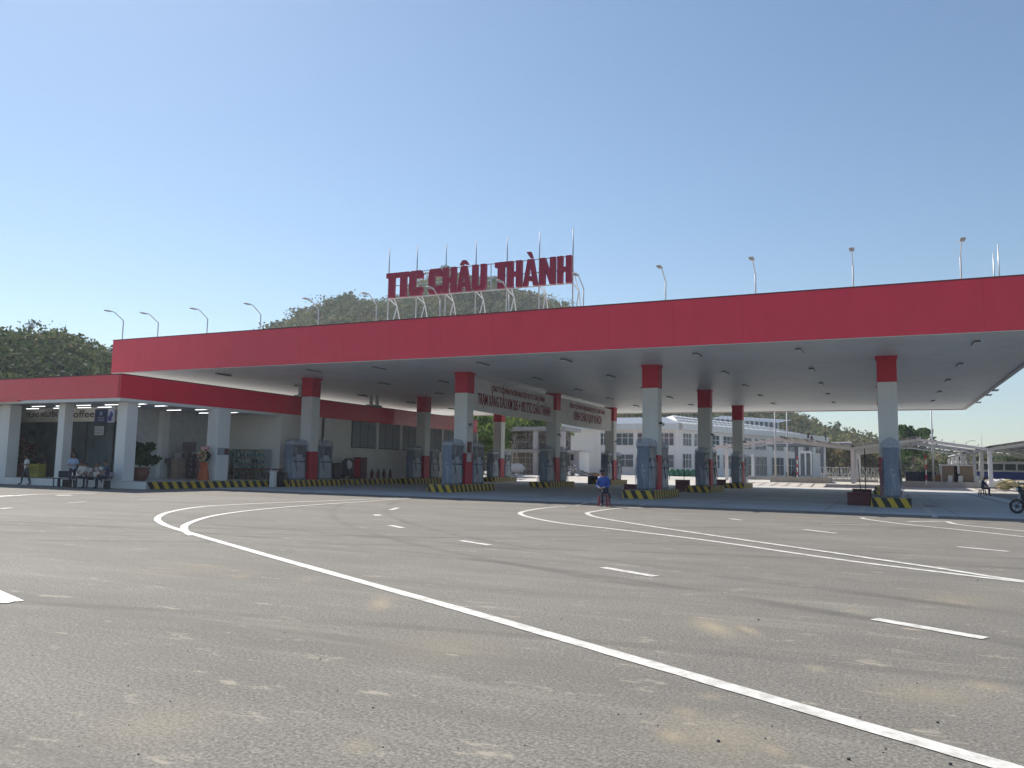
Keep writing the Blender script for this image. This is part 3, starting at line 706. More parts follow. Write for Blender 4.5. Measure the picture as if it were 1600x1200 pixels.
# coffee shop: sign band over a glazed front
MB().box(-54, -41.6, 33.5, 33.75, 3.82, 4.70).build('sign_band', mat('sign_band', (.80, .77, .70), .6, .05), shop)
gl = MB(); gl.box(-54, -41.6, 33.62, 33.66, FL+.012, 3.82); gl.build('shop_glass', mat('shop_glass', (.12, .15, .16), .12, .4, .5, spec=.6), shop)
for x in (-54, -51.6, -49.2, -46.8, -44.4, -42.0):
    MB().box(x-.05, x+.05, 33.55, 33.72, FL+.012, 3.818).build('mullion', DARKM, shop)
MB().box(-41.6, -41.35, 33.5, 46, FL+.012, 4.70).build('partition', mat('grey_partition', (.55, .56, .56), .6), shop)
INK = mat('sign_ink', (.03, .03, .03), .6)
text_part('lettering', 'TRUNG NGUYÊN', .42, INK, shop, face_ny(xat(33, 33.5), 33.49, 4.14), xat(82, 33.5)-xat(33, 33.5), .006)
CCX = xat(92, 33.5)
cu = MB()
for k in range(18):
    a0 = R(50+k*14.5); a1 = R(50+(k+1)*14.5)
    cu.bar((CCX+.34*math.cos(a0), 33.485, 4.25+.34*math.sin(a0)), (CCX+.34*math.cos(a1), 33.485, 4.25+.34*math.sin(a1)), .02, .05)
cu.build('script_letter', INK, shop)
text_part('lettering', 'offee', .62, INK, shop, face_ny(xat(108, 33.5), 33.49, 4.08), xat(141, 33.5)-xat(108, 33.5), .006)
# under-porch tubes
TUBE = bpy.data.materials.new('lit_tube'); TUBE.use_nodes = True
TUBE.node_tree.nodes['Principled BSDF'].inputs['Emission Color'].default_value = (.95, .97, 1, 1); TUBE.node_tree.nodes['Principled BSDF'].inputs['Emission Strength'].default_value = 2.4
tb = thing('tube_light', '', 'tube light', (0, 0, 0), 0, 'tube lights under the porch ceiling')
MB().box(-.62, .62, -.03, .03, -.05, -.002).build('batten', WHITE, tb); MB().tube([(-.6, 0, -.066), (.6, 0, -.066)], .014, 8).build('tube', TUBE, tb)
k = 0
for y in (31.6, 33.0, 36.0, 38.6):
    for x in (-48.8, -46.2, -44.0, -42.2, -39.8, -37.4):
        if y > 33.4 and x < -41.3: continue
        if y > 32.5 and x < -41.5 and y < 33.4 and x < -45: pass
        o = tb if k == 0 else copy_tree(tb); k += 1
        row = {31.6: 'the row nearest the porch front', 33.0: 'the second porch row', 36.0: 'the third porch row', 38.6: 'the rearmost porch row'}[y]
        xs_ = [q for q in (-48.8, -46.2, -44.0, -42.2, -39.8, -37.4) if not (y > 33.4 and q < -41.3)]
        place(o, (x, y, 4.698), 0, f'porch ceiling tube light, {ORD[xs_.index(x)]} from the left in {row}')
# signs on the shop
bs = thing('shop_sign', 'dark blue square sign with pale emblem left of the corner column', 'sign', (0, 0, 0))
x0 = xat(148, 33.3, 650); x1 = xat(168, 33.3, 650); x2 = xat(179, 33.3, 650)
MB().box(x0, x1, 33.3, 33.38, 3.72, 4.55, bev=.01).build('panel', mat('sign_blue', (.02, .035, .16), .4), bs)
MB().tube([((x0+x1)/2, 33.294, 4.28), ((x0+x1)/2, 33.284, 4.28)], .12, 14).build('emblem', mat('emblem_pale', (.35, .45, .6), .5), bs)
for q in range(3): MB().box((x0+x1)/2-.28, (x0+x1)/2+.28, 33.29, 33.299, 4.02-q*.1, 4.06-q*.1).build('text_bar', mat('emblem_pale', (.35, .45, .6), .5), bs)
ps = thing('light_panel_sign', 'small white and blue sign beside the dark blue one', 'sign', (0, 0, 0))
MB().box(x1+.03, x2, 33.28, 33.37, 3.72, 4.55, bev=.01).build('panel', mat('sign_lilac', (.55, .6, .8), .4), ps)
MB().prism([(-.2, -.3), (.05, -.3), (.12, -.05), (.2, .1), (.0, .3), (-.08, .05), (-.2, -.05)], lambda u, v: ((x1+x2)/2+u, 33.262, 4.12+v), (0, .015, 0)).build('blue_shape', mat('sign_blue2', (.03, .05, .35), .4), ps)
nt_ = thing('paper_notice', 'white paper notice on the dark glass left of the corner column', 'notice', (0, 0, 0))
a = aty(147, 666, 33.5); c = aty(160, 680, 33.5)
MB().box(a[0], c[0], 33.56, 33.58, c[2], a[2]).build('sheet', mat('paper', (.62, .66, .70), .7, .04), nt_)
for q in range(5): MB().box(a[0]+.06, c[0]-.08, 33.553, 33.559, a[2]-.12-q*.09, a[2]-.09-q*.09).build('printed_line', mat('print_grey', (.2, .22, .25), .7), nt_)
for q, lbl in enumerate(('dark wall screen behind the cafe glass, left of two', 'dark wall screen behind the cafe glass, right of two')):
    s = thing('wall_screen', lbl, 'screen', (0, 0, 0), 0, 'menu screens')
    x = xat(42+q*18, 33.4, 672); MB().box(x, x+.55, 33.5, 33.6, 3.0, 3.35, bev=.01).build('screen', DDARK, s); MB().box(x-.03, x+.58, 33.601, 33.618, 2.97, 3.38).build('bezel', DARKM, s)
# striped kerb along the side, white in front
kb_ = thing('striped_kerb', 'long yellow and black striped kerb along the side of the white building', 'kerb', (0, 0, 0))
yb, kb2 = MB(), MB()
u = 29.95; i = 0
while u < 70.5:
    p = [(-34.735, u+.25, 0), (-34.735, u+.57, 0), (-34.735, u+.32, FL), (-34.735, u, FL)]
    (yb if i % 2 else kb2).quad(p); u += .32; i += 1
yb.build('yellow_stripes', YEL, kb_); kb2.build('black_stripes', BLK, kb_)
MB().box(-34.9, -34.738, 29.95, 70.9, 0, FL+.02).build('kerb_stone', CONC, kb_)
# red awning of the neighbouring block at the far left
aw = thing('red_awning', 'lower red awning edge at the far left under the fascia', 'awning', (0, 0, 0))
MB().prism([(-56, 4.55), (-44.2, 4.72), (-44.2, 4.78), (-56, 4.95)], lambda u, v: (u, 29.0, v), (0, .15, 0)).build('awning_edge', RED, aw)
# roof brackets between building and canopy
for q, y in enumerate((44.0, 52.5)):
    t = thing('roof_bracket', ['grey steel roof bracket under the canopy, nearer the building corner', 'grey steel roof bracket under the canopy, further along the red fascia'][q], 'bracket', (-36.3, y, 6.05), 0, 'roof brackets')
    MB().box(-.3, .3, -.7, .7, .0, .12).build('beam', GREYM, t); MB().box(-.1, .1, -.5, -.3, .12, .9).build('strut', GREYM, t); MB().box(-.1, .1, .3, .5, .12, .9).build('strut', GREYM, t)

# goods on the porch
SHB = mat('shelf_steel', (.42, .50, .50), .4, .1, metal=.3)
sh = thing('display_shelf', 'grey metal shelf of bottles against the porch end wall', 'shelf', (0, 0, 0))
x0, x1 = xat(345, 41.3), xat(417, 41.3)
for q in range(4): MB().box(x0+(x1-x0)*q/3-.03, x0+(x1-x0)*q/3+.03, 41.05, 41.6, FL+.012, 2.35).build('upright', SHB, sh)
for q, z in enumerate((.55, 1.0, 1.42, 1.86, 2.33)):
    MB().box(x0, x1, 41.0, 41.62, z, z+.03).build('shelf_board', SHB, sh)
bt = MB(); btm = [mat('bottle_teal', (.08, .25, .26), .3), mat('bottle_pale', (.45, .55, .55), .3), mat('bottle_dark', (.03, .08, .10), .3)]
for z in (.58, 1.03, 1.45, 1.89):
    x = x0+.1
    while x < x1-.1:
        h = random.uniform(.2, .32); bt.lathe([(.045, 0), (.045, h*.7), (.018, h*.85), (.018, h)], (x, 41.15+random.uniform(0, .1), z), 6, random.randrange(3)); x += .13
tag(bt.build('bottles', btm, sh), kind='stuff')
# reddish benches stacked in front of the shelf
for q in range(4):
    t = thing('wooden_bench', f'low reddish brown bench on the porch, {ORD[q]} from the left along the row', 'bench', (xat(338, 40.2)+q*1.55+.6, 40.2, FL+.012), 0, 'reddish benches on the porch')
    wd = mat('red_wood', (.16, .055, .03), .5, .2, 4.)
    for s in range(3): MB().box(-.72, .72, -.2+s*.14, -.08+s*.14, .42, .46).build('seat_slat', wd, t)
    for sx in (-.62, .56):
        for sy in (-.18, .12): MB().box(sx, sx+.06, sy, sy+.06, 0, .418).build('leg', wd, t)
    MB().box(-.72, .72, .2, .24, .6, .72).build('backrest', wd, t)
# stacks of goods behind the glassless bay
pal = [mat('carton_tan', (.33, .24, .20), .8, .15), mat('carton_pink', (.33, .20, .20), .8, .15), mat('carton_pale', (.45, .42, .42), .8, .12), mat('carton_dark', (.10, .07, .08), .8, .2)]
n_ = 0; cnt = {}
proto_boxes = []
for bx_ in range(6):
    for by_ in range(2):
        hgt = [4, 5, 5, 4, 5, 4][bx_]-by_*0
        for bz in range(hgt):
            if by_ == 1 and bz < hgt-1: continue
            cx_ = -40.1-by_*.6+random.uniform(-.03, .03); cy_ = 36.9+bx_*.76; z_ = FL+.012+bz*.32
            t = thing('carton', f'{["tan","pinkish","pale","dark"][n_ % 4]} carton, {ORD[bz]} layer up in the {ORD[bx_]} {["front","back"][by_]} stack on the porch', 'carton', (cx_, cy_, z_), random.uniform(-.06, .06), 'cartons stacked on the porch')
            MB().box(-.27, .27, -.34, .34, 0, .31, bev=.015).build('box', pal[(n_*7+bz) % 4], t)
            MB().box(-.275, .275, -.03, .03, .2, .3155).build('tape', pal[2], t); n_ += 1
mon = thing('monitor', 'dark flat screen standing on top of the stacked cartons', 'screen', (-40.1, 37.66, FL+.012+5*.32))
mon.rotation_euler = (0, 0, .5)
MB().box(-.42, .42, -.03, .03, .08, .72, bev=.01).build('screen', mat('screen_plum', (.05, .03, .07), .3), mon); MB().box(-.15, .15, -.08, .08, 0, .079).build('stand', DARKM, mon)
# things standing along the side wall beyond
def wallx(y): return -35.6
t = thing('wheeled_tank', 'dark wheeled tank with white patches by the building side wall', 'tank', (-35.3, 48.0, FL+.012))
MB().lathe([(.34, .25), (.42, .4), (.42, 1.25), (.3, 1.45), (.1, 1.5)], n=16).build('tank', mat('tank_dark', (.06, .05, .06), .4), t)
MB().blob((.30, -.22, 1.05), (.2, .2, .35), 8, 6, jit=.15).build('white_cloth', WHITE, t)
for s in (-1, 1): MB().tube([(s*.36-.04, 0, .22), (s*.36+.04, 0, .22)], .22, 14).build('wheel', BLACK, t)
MB().tube([(-.15, .4, .4), (-.15, .55, 1.5), (.15, .55, 1.5), (.15, .4, .4)], .02, 6).build('handle', DARKM, t)
t = thing('red_cabinet', 'tall dark maroon cabinet by the building side wall', 'cabinet', (-35.5, 49.8, FL+.012))
MB().box(-.35, .35, -.4, .4, 0, 1.6, bev=.02).build('case', MAROON, t); MB().box(.352, .37, -.36, -.01, .1, 1.5).build('door', MAROON, t); MB().box(.352, .37, .01, .36, .1, 1.5).build('door', MAROON, t); MB().box(-.3, .3, -.415, -.402, .1, 1.5).build('side_panel', REDC, t)
t = thing('dark_cabinet', 'low black cabinet left of the wheeled tank', 'cabinet', (-35.5, 46.6, FL+.012))
MB().box(-.35, .35, -.45, .45, 0, 1.15, bev=.02).build('case', BLACK, t); MB().box(.352, .37, -.4, .4, .1, 1.05).build('door', DARKM, t)
ex = thing('fire_extinguisher', '', 'extinguisher', (0, 0, 0), 0, 'fire extinguishers by the side wall')
MB().lathe([(.09, 0), (.1, .05), (.1, .5), (.05, .6), (.03, .66)], n=10).build('cylinder', mat('ext_red', (.18, .015, .02), .4), ex)
MB().box(-.02, .09, -.02, .02, .662, .74).build('valve', BLACK, ex); MB().tube([(.08, 0, .7), (.15, 0, .5), (.12, 0, .2)], .015, 6).build('hose', BLACK, ex)
for q in range(7):
    o = ex if q == 0 else copy_tree(ex)
    place(o, (-35.4+.3*(q % 2), 51.2+q*.42, FL+.012), q*.9, f'dark red fire extinguisher beside the maroon cabinet, {ORD[q]} from the left')
t = thing('hand_trolley', 'small black hand trolley behind the leftmost front dispensers', 'trolley', (-35.4, 45.2, FL+.012))
MB().tube([(-.2, 0, .1), (-.2, .1, 1.1), (.2, .1, 1.1), (.2, 0, .1)], .025, 6).build('frame', BLACK, t)
for s in (-1, 1): MB().tube([(s*.25-.03, .05, .12), (s*.25+.03, .05, .12)], .12, 12).build('wheel', BLACK, t)
MB().box(-.22, .22, -.3, .0, .08, .11).build('toe_plate', DARKM, t)

# ------------------------------------------------------------------ foliage
def leaf_material(name, ramp, trans=.25):
    m = bpy.data.materials.new(name); m.use_nodes = True; t = m.node_tree; N = t.nodes; L = t.links; b = N['Principled BSDF']
    at = N.new('ShaderNodeAttribute'); at.attribute_name = 'tone'
    r = N.new('ShaderNodeValToRGB'); el = r.color_ramp.elements
    while len(el) > 1: el.remove(el[-1])
    for k, (p, c) in enumerate(ramp):
        e = el[0] if k == 0 else el.new(p); e.position = p; e.color = (*c, 1)
    L.new(at.outputs['Fac'], r.inputs[0]); L.new(r.outputs[0], b.inputs['Base Color']); b.inputs['Roughness'].default_value = .7; b.inputs['Specular IOR Level'].default_value = .2
    tl = N.new('ShaderNodeBsdfTranslucent'); L.new(r.outputs[0], tl.inputs[0]); mx = N.new('ShaderNodeMixShader'); mx.inputs[0].default_value = trans
    L.new(b.outputs[0], mx.inputs[1]); L.new(tl.outputs[0], mx.inputs[2]); L.new(mx.outputs[0], N['Material Output'].inputs[0])
    return m
HILLLEAF = leaf_material('hill_foliage', [(0, (.035, .06, .026)), (.3, (.075, .115, .042)), (.5, (.12, .155, .055)), (.68, (.17, .17, .075)), (.84, (.18, .145, .09)), (1, (.23, .24, .08))], .32)
TREELEAF = leaf_material('tree_foliage', [(0, (.03, .065, .018)), (.35, (.06, .12, .025)), (.7, (.12, .19, .04)), (1, (.20, .24, .06))], .35)
DRYLEAF = leaf_material('dry_foliage', [(0, (.07, .075, .03)), (.4, (.13, .12, .045)), (.7, (.18, .15, .06)), (1, (.22, .16, .07))], .3)
POTLEAF = leaf_material('pot_foliage', [(0, (.02, .05, .02)), (.7, (.05, .10, .035)), (.85, (.10, .07, .05)), (1, (.32, .08, .08))], .2)
def quads_mesh(name, C, sz, tone, m, parent=None, aspect=.6, flat=0.):
    n = len(C)
    a = rng.normal(size=(n, 3)); a[:, 2] *= (1-flat); a /= np.linalg.norm(a, axis=1)[:, None]
    b = np.cross(a, rng.normal(size=(n, 3))); b /= np.linalg.norm(b, axis=1)[:, None]
    sz = np.broadcast_to(np.asarray(sz, float), (n,))[:, None]
    V = np.stack([C-a*sz, C+b*sz*aspect, C+a*sz, C-b*sz*aspect], 1).reshape(-1, 3)
    me = bpy.data.meshes.new(name); me.vertices.add(4*n); me.vertices.foreach_set('co', V.ravel())
    me.loops.add(4*n); me.loops.foreach_set('vertex_index', np.arange(4*n, dtype=np.int32)); me.polygons.add(n)
    me.polygons.foreach_set('loop_start', np.arange(0, 4*n, 4, dtype=np.int32))
    at = me.attributes.new('tone', 'FLOAT', 'FACE'); at.data.foreach_set('value', np.clip(tone, 0, 1).astype(np.float32))
    me.materials.append(m); me.update(); me.validate()
    return link(name, me, parent)
def clump_cloud(centres, radii, per, size, tones, squash=.75):
    n = len(centres); d = rng.normal(size=(n*per, 3)); d /= np.linalg.norm(d, axis=1)[:, None]
    rr = (.55+.5*rng.random(n*per)**.6); C = np.repeat(centres, per, 0)+d*np.repeat(radii, per)[:, None]*rr[:, None]*np.array([1, 1, squash])
    return C, np.repeat(size, per)*(.6+.8*rng.random(n*per)), np.repeat(tones, per)+rng.normal(size=n*per)*.09
def branchy(b, p, d, ln, r, depth, spread=.6, up_=.15):
    q = p+d*ln; b.tube([p, (p+q)/2+Vector((random.uniform(-1, 1), random.uniform(-1, 1), 0))*ln*.05, q], [r, r*.85, r*.68], 6)
    if depth == 0: return [q]
    tips = [q] if depth == 1 else []
    for k in range(random.choice((2, 3, 3))):
        nd = (d+Vector((random.uniform(-1, 1), random.uniform(-1, 1), random.uniform(-.4, .8)))*spread+Vector((0, 0, up_))).normalized()
        tips += branchy(b, q, nd, ln*random.uniform(.62, .85), r*.62, depth-1, spread, up_)
    return tips
BARK = mat('bark', (.14, .11, .085), .9, .3, 6.)
def tree(label, loc, h, cr, m, leaves=900, lsize=.28, depth=3, group='trees behind the canopy', name='tree', tone=.5, trunk=.32):
    t = thing(name, label, 'tree', loc, 0, group); b = MB()
    tips = branchy(b, Vector((0, 0, -.3)), Vector((random.uniform(-.1, .1), random.uniform(-.1, .1), 1)).normalized(), h*trunk, h*.022+.03, depth, .75)
    b.build('trunk', BARK, t)
    cz = h*.66; nc = 26
    cen = []
    for k in range(nc):
        d = rng.normal(size=3); d /= np.linalg.norm(d); rr = cr*rng.random()**.45*.85; cen.append((d[0]*rr, d[1]*rr, cz+d[2]*rr*(h*.34/cr)))
    for q in tips[:14]: cen.append(tuple(q))
    cen = np.array(cen); rad = cr*(.22+.2*rng.random(len(cen)))
    tn = tone+rng.normal(size=len(cen))*.16
    C, sz, to = clump_cloud(cen, rad, max(8, leaves//len(cen)), np.full(len(cen), lsize), tn)
    quads_mesh('crown', C, sz, to, m, t)
    return t
def bare_tree(label, loc, h, group='bare trees on the hills', leafy=0, m=None):
    t = thing('bare_tree', label, 'tree', loc, 0, group); b = MB()
    tips = branchy(b, Vector((0, 0, -.4)), Vector((0, 0, 1)), h*.28, h*.028, 4, .75, .25); b.build('trunk', BARK, t)
    if leafy:
        cen = np.array([tuple(q) for q in tips]); C, sz, to = clump_cloud(cen, np.full(len(cen), h*.05), leafy, np.full(len(cen), h*.02), np.full(len(cen), .4))
        quads_mesh('crown', C, sz, to, m or HILLLEAF, t)
    return t

# hills: skyline in azimuth and height, each azimuth with its own ridge distance
SIL = [(-500, 470), (-300, 478), (-100, 498), (0, 516), (60, 522), (120, 530), (172, 550), (230, 580), (300, 580), (370, 545), (412, 518), (450, 494), (500, 468), (535, 460), (570, 466), (600, 467), (630, 455), (660, 433), (700, 424), (742, 429), (770, 436),
       (792, 449), (820, 452), (860, 466), (905, 484), (960, 522), (1050, 577), (1150, 614), (1225, 648), (1262, 664), (1300, 680), (1340, 688), (1372, 697), (1420, 706), (1500, 714), (1600, 718), (1900, 718), (2200, 716)]
RID = [(-500, 120), (0, 125), (170, 135), (300, 240), (420, 290), (700, 320), (1000, 330), (1220, 330), (1300, 300), (1420, 330), (2200, 420)]
FRT = [(-500, 78), (0, 78), (170, 82), (300, 125), (420, 150), (700, 150), (1000, 160), (1160, 190), (1220, 205), (1300, 200), (1420, 200), (2200, 260)]
azs, hts, rds, fts = [], [], [], []
for px_, py_ in SIL:
    d = ray(px_, py_); azs.append(math.atan2(d[0], d[1])); hor = math.hypot(d[0], d[1]); rds.append(np.interp(px_, *zip(*RID))); fts.append(np.interp(px_, *zip(*FRT)))
    crown = 2.2 if px_ < 250 else (5.0 if px_ < 1100 else 2.4)
    hts.append(max(1.0, CAM_H+d[2]/hor*rds[-1]-crown))
azs, hts, rds, fts = map(np.array, (azs, hts, rds, fts)); oi = np.argsort(azs); azs, hts, rds, fts = azs[oi], hts[oi], rds[oi], fts[oi]
def hill_h(az, dist):
    h = np.interp(az, azs, hts); rd = np.interp(az, azs, rds); ft = np.interp(az, azs, fts)
    t = np.clip((dist-ft)/(rd-ft), 0, None)
    u = np.clip(t, 0, 1); rise = u*.45+.55*u*u*(3-2*u)
    fall = np.where(t > 1, np.clip(1-(t-1)*.35, .2, 1), 1)
    bump = .06*np.sin(az*37+dist*.05)*np.sin(dist*.045+az*11)*u*(1-np.clip(u, 0, 1))*4*.5
    return .3+(h-.3)*(rise+bump)*fall
na, nd = 220, 60
A = np.linspace(azs[0], azs[-1], na); T = np.linspace(-.02, 1.9, nd)
V = []
for a in A:
    ft = np.interp(a, azs, fts); rd = np.interp(a, azs, rds)
    for t_ in T:
        dist = ft+(rd-ft)*t_; V.append((math.sin(a)*dist, math.cos(a)*dist, float(hill_h(a, dist)) if t_ >= 0 else -.6))
F = [(i*nd+j, i*nd+j+1, (i+1)*nd+j+1, (i+1)*nd+j) for i in range(na-1) for j in range(nd-1)]
me = bpy.data.meshes.new('hill'); me.from_pydata(V, [], F); me.materials.append(mat('hill_soil', (.10, .095, .045), .95, .3, .08)); me.update()
me.polygons.foreach_set('use_smooth', [True]*len(F))
tag(link('hill', me), kind='structure')
def az_of(px_): d = ray(px_, 700); return math.atan2(d[0], d[1])
cen, rad, ton, siz = [], [], [], []
def scatter(pa, pb, n, r0, r1, lsz, tmean, t0=0., t1=1.06, tones=None):
    for k in range(n):
        a = random.uniform(az_of(pa), az_of(pb)); ft = np.interp(a, azs, fts); rd = np.interp(a, azs, rds); t_ = t0+(t1-t0)*random.random()**.85; dist = ft+(rd-ft)*t_
        z = float(hill_h(a, dist)); r = random.uniform(r0, r1)*(1.5 if random.random() < .07 else 1.)
        x, y = math.sin(a)*dist, math.cos(a)*dist
        big = math.sin(x*.11+1.3)*math.cos(y*.09)+.6*math.sin(x*.23+y*.17)
        cen.append((x, y, z+r*.65)); rad.append(r); siz.append(lsz*random.uniform(.8, 1.3)); ton.append(tmean+.15*big+random.gauss(0, .20))
scatter(-120, 250, 1500, .9, 2.2, .27, .27)
scatter(330, 1020, 2500, 1.8, 3.8, .52, .60)
scatter(700, 1230, 700, 1.8, 3.6, .52, .60)
scatter(1130, 1440, 1900, 1.4, 3.4, .60, .74)
scatter(1400, 1720, 1200, 1.4, 3.0, .60, .66)
scatter(1180, 1400, 260, 1.2, 3.2, .55, .45, .9, 1.05)
C, sz, to = clump_cloud(np.array(cen), np.array(rad), 58, np.array(siz), np.array(ton), .8)
tag(quads_mesh('hill_woodland', C, sz, to, HILLLEAF), kind='stuff')
def on_hill(px_, t_):
    a = az_of(px_); ft = np.interp(a, azs, fts); rd = np.interp(a, azs, rds); dist = ft+(rd-ft)*t_
    return (math.sin(a)*dist, math.cos(a)*dist, float(hill_h(a, dist)))
bare_tree('wide leafless tree on the skyline at the far left', on_hill(27, 1.0), 5.2)
bare_tree('small thin tree on the left skyline, right of the leafless one', on_hill(66, 1.0), 3.6, leafy=4)
bare_tree('thin twiggy tree at the right end of the left hill skyline', on_hill(128, 1.0), 3.4, leafy=4)
bare_tree('sparse dark tree on the left hill just beside the canopy corner', on_hill(155, .98), 3.6, leafy=8)
bare_tree('sparse upright tree midway along the left hill skyline', on_hill(109, 1.0), 3.2, leafy=7)
for q, (p, t_, h, lab) in enumerate(((535, 1.0, 7, 'small dark tree at the top of the left peak of the central hill'), (524, 1.0, 5, 'low bush tree just left of the top of the central hill'), (460, .98, 6, 'round tree on the left slope of the central hill'),
                     (690, 1.0, 8, 'tree standing behind the big sign letters on the hill top'), (768, 1.0, 7, 'tree on the hill top behind the gap in the sign'), (880, .98, 6, 'tree on the right slope of the hill behind the sign posts'))):
    tree(lab, on_hill(p, t_), h, h*.36, HILLLEAF, 1100, .32, 2, 'trees on the hill skyline', 'hill_tree', .25)
bare_tree('dark feathery tree against the sky right of the white hall roof', on_hill(1307, 1.0), 8.5, leafy=9)
bare_tree('twiggy tree on the ridge above the white hall', on_hill(1277, 1.0), 8, leafy=4)
bare_tree('leafless twiggy tree on the low ridge left of the rightmost column', on_hill(1352, 1.0), 7)
bare_tree('bare tree on the ridge where it meets the canopy edge', on_hill(1255, 1.0), 7, leafy=3)
tree('bright green round tree above the carport roof right of the rightmost column', (*aty(1428, 720, 150)[:2], .5), 9.4, 3.6, TREELEAF, 1300, .40, 3, tone=.3)
for q, (p, y, h, cr, lab) in enumerate(((752, 86, 6.6, 3.0, 'bushy light green tree beside the far end of the red fascia'), (768, 93, 8.2, 3.2, 'tall yellow green tree behind the second rear column'), (800, 104, 9.2, 3.8, 'broad green tree above the unfinished frame, left of three'),
                                  (826, 108, 9.6, 4.0, 'broad green tree above the unfinished frame, middle of three'), (852, 110, 9.3, 3.8, 'broad green tree above the unfinished frame, right of three'), (876, 128, 10.5, 4.2, 'yellow green tree left of the hipped white roof'), (742, 98, 9.0, 3.4, 'dark green tree behind the red fascia end'))):
    tree(lab, (xat(p, y), y, .3), h, cr, TREELEAF, 1500, .30, 3, tone=.62)
for q, (p, y, h, lab) in enumerate(((1250, 190, 9, 'tawny dry bush tree behind the roof of the white hall'), (1290, 185, 7.5, 'tawny bush tree at the right end of the white hall roof'), (1330, 180, 7, 'pale dry bush tree left of the rightmost column'), (1365, 180, 6, 'dry olive bush tree close to the rightmost column'),
                               (1225, 195, 11, 'olive tree rising behind the blue skylight roof'), (1450, 175, 4.6, 'low olive tree under the carport ridge'), (1490, 178, 4.6, 'low olive tree behind the brown booth'), (1530, 176, 4.8, 'low olive tree left of the right carport post'), (1585, 170, 4.8, 'low olive tree behind the far right posts'), (1405, 175, 4.8, 'low olive tree just right of the rightmost column'))):
    tree(lab, (xat(p, y), y, .3), h, h*.46, DRYLEAF if q < 4 else HILLLEAF, 1000, .4, 2, 'dry trees beyond the yard', 'dry_tree', .55, .22)

# potted shrubs
def potted(label, loc, h, r, tone):
    t = thing('potted_shrub', label, 'potted plant', loc, 0, 'potted shrubs on the porch')
    MB().lathe([(.28, 0), (.42, .12), (.5, .45), (.46, .6), (.54, .66), (.54, .72), (.44, .72), (.42, .66)], n=18).build('pot', mat('terracotta', (.16, .06, .045), .75, .2, 4.), t)
    b = MB(); tips = branchy(b, Vector((0, 0, .6)), Vector((0, 0, 1)), .45, .035, 3, .8); b.build('stem', BARK, t)
    cen = np.array([(random.gauss(0, r*.45), random.gauss(0, r*.45), .95+random.random()*(h-1.25)) for k in range(26)])
    C, sz, to = clump_cloud(cen, np.full(26, r*.42), 60, np.full(26, .12), np.full(26, tone)); quads_mesh('foliage', C, sz, to, POTLEAF, t)
potted('reddish bushy shrub in a large pot at the far left of the porch', (xat(33, 31.4), 31.4, FL+.012), 2.35, .66, .86)
potted('green flowering shrub in a large terracotta pot right of the corner column', (xat(218, 31.3), 31.3, FL+.012), 2.3, .66, .55)
# inauguration flower stand
t = thing('flower_stand', 'orange draped flower stand with white and yellow blooms before the porch column', 'flower stand', (xat(318, 35.3), 35.3, FL+.012))
OR = mat('orange_cloth', (.50, .11, .04), .7, .12, 4.)
dp = MB(); n = 20; prof = [(.34, 0), (.36, .15), (.30, .5), (.22, .8), (.30, 1.05)]
for r_, z in prof:
    for k in range(n):
        a = 2*math.pi*k/n; rr = r_*(1+.10*math.cos(a*7)); dp.v.append((rr*math.cos(a), rr*.7*math.sin(a), z))
for i in range(len(prof)-1):
    for k in range(n): dp.f.append((i*n+k, i*n+(k+1) % n, (i+1)*n+(k+1) % n, (i+1)*n+k)); dp.m.append(0); dp.smooth.add(len(dp.f)-1)
dp.build('drape', OR, t)
MB().tube([(0, 0, 0), (0, 0, 2.0)], .03, 6).build('pole', WOOD, t)
MB().box(-.32, .32, -.04, .04, 1.78, 2.0, bev=.02).build('title_card', mat('pink_card', (.55, .14, .16), .7), t)
MB().box(-.26, .26, -.05, -.041, 1.87, 1.92).build('card_stripe', WHITE, t)
fb = [MB(), MB(), MB()]
for k in range(90):
    a = random.uniform(0, 2*math.pi); r_ = .36*math.sqrt(random.random()); fb[random.choice((0, 0, 1, 2))].blob((r_*math.cos(a), -.12-.1*random.random(), 1.42+r_*math.sin(a)), (.045, .04, .045), 6, 4)
fb[0].build('white_blooms', mat('bloom_white', (.62, .58, .45), .7), t)['kind'] = 'stuff'; fb[1].build('yellow_blooms', mat('bloom_yellow', (.5, .36, .06), .7), t)['kind'] = 'stuff'; fb[2].build('red_blooms', mat('bloom_red', (.4, .05, .04), .7), t)['kind'] = 'stuff'
C, sz, to = clump_cloud(np.array([(0, -.05, 1.42)]), np.array([.42]), 260, np.array([.09]), np.array([.3])); quads_mesh('leaves', C*np.array([1, .5, 1])+np.array([0, .02, 0]), sz, to, POTLEAF, t)
t = thing('notice_board', 'grey and maroon notice panel on the porch column beside the flower stand', 'notice', (-36.2+.425, 36.2, 1.9))
MB().box(.0, .03, -.45, .45, 0, .42).build('panel', mat('notice_grey', (.30, .32, .36), .6), t); MB().box(.031, .036, .1, .42, .04, .38).build('red_field', MAROON, t)
STEEL = mat('stainless_steel', (.6, .6, .6), .25, .1, metal=.9)
t = thing('litter_bin', 'upright stainless steel litter bin at the far left of the porch', 'bin', (-47.3, 30.05, 0))
MB().lathe([(.2, .02), (.2, .8), (.19, .82)], n=18).build('drum', STEEL, t); MB().lathe([(.2, .825), (.21, .85), (.21, .9), (.08, .95)], n=18).build('lid', DARKM, t); MB().lathe([(.21, 0), (.21, .018)], n=18).build('base', BLACK, t)
t = thing('yellow_crate', 'yellow box standing on the porch behind the man in white', 'box', (xat(58, 31.4), 31.4, FL+.012))
MB().box(-.42, .42, -.25, .25, 0, .78, bev=.02).build('box', mat('dull_yellow', (.38, .32, .05), .6, .12), t)
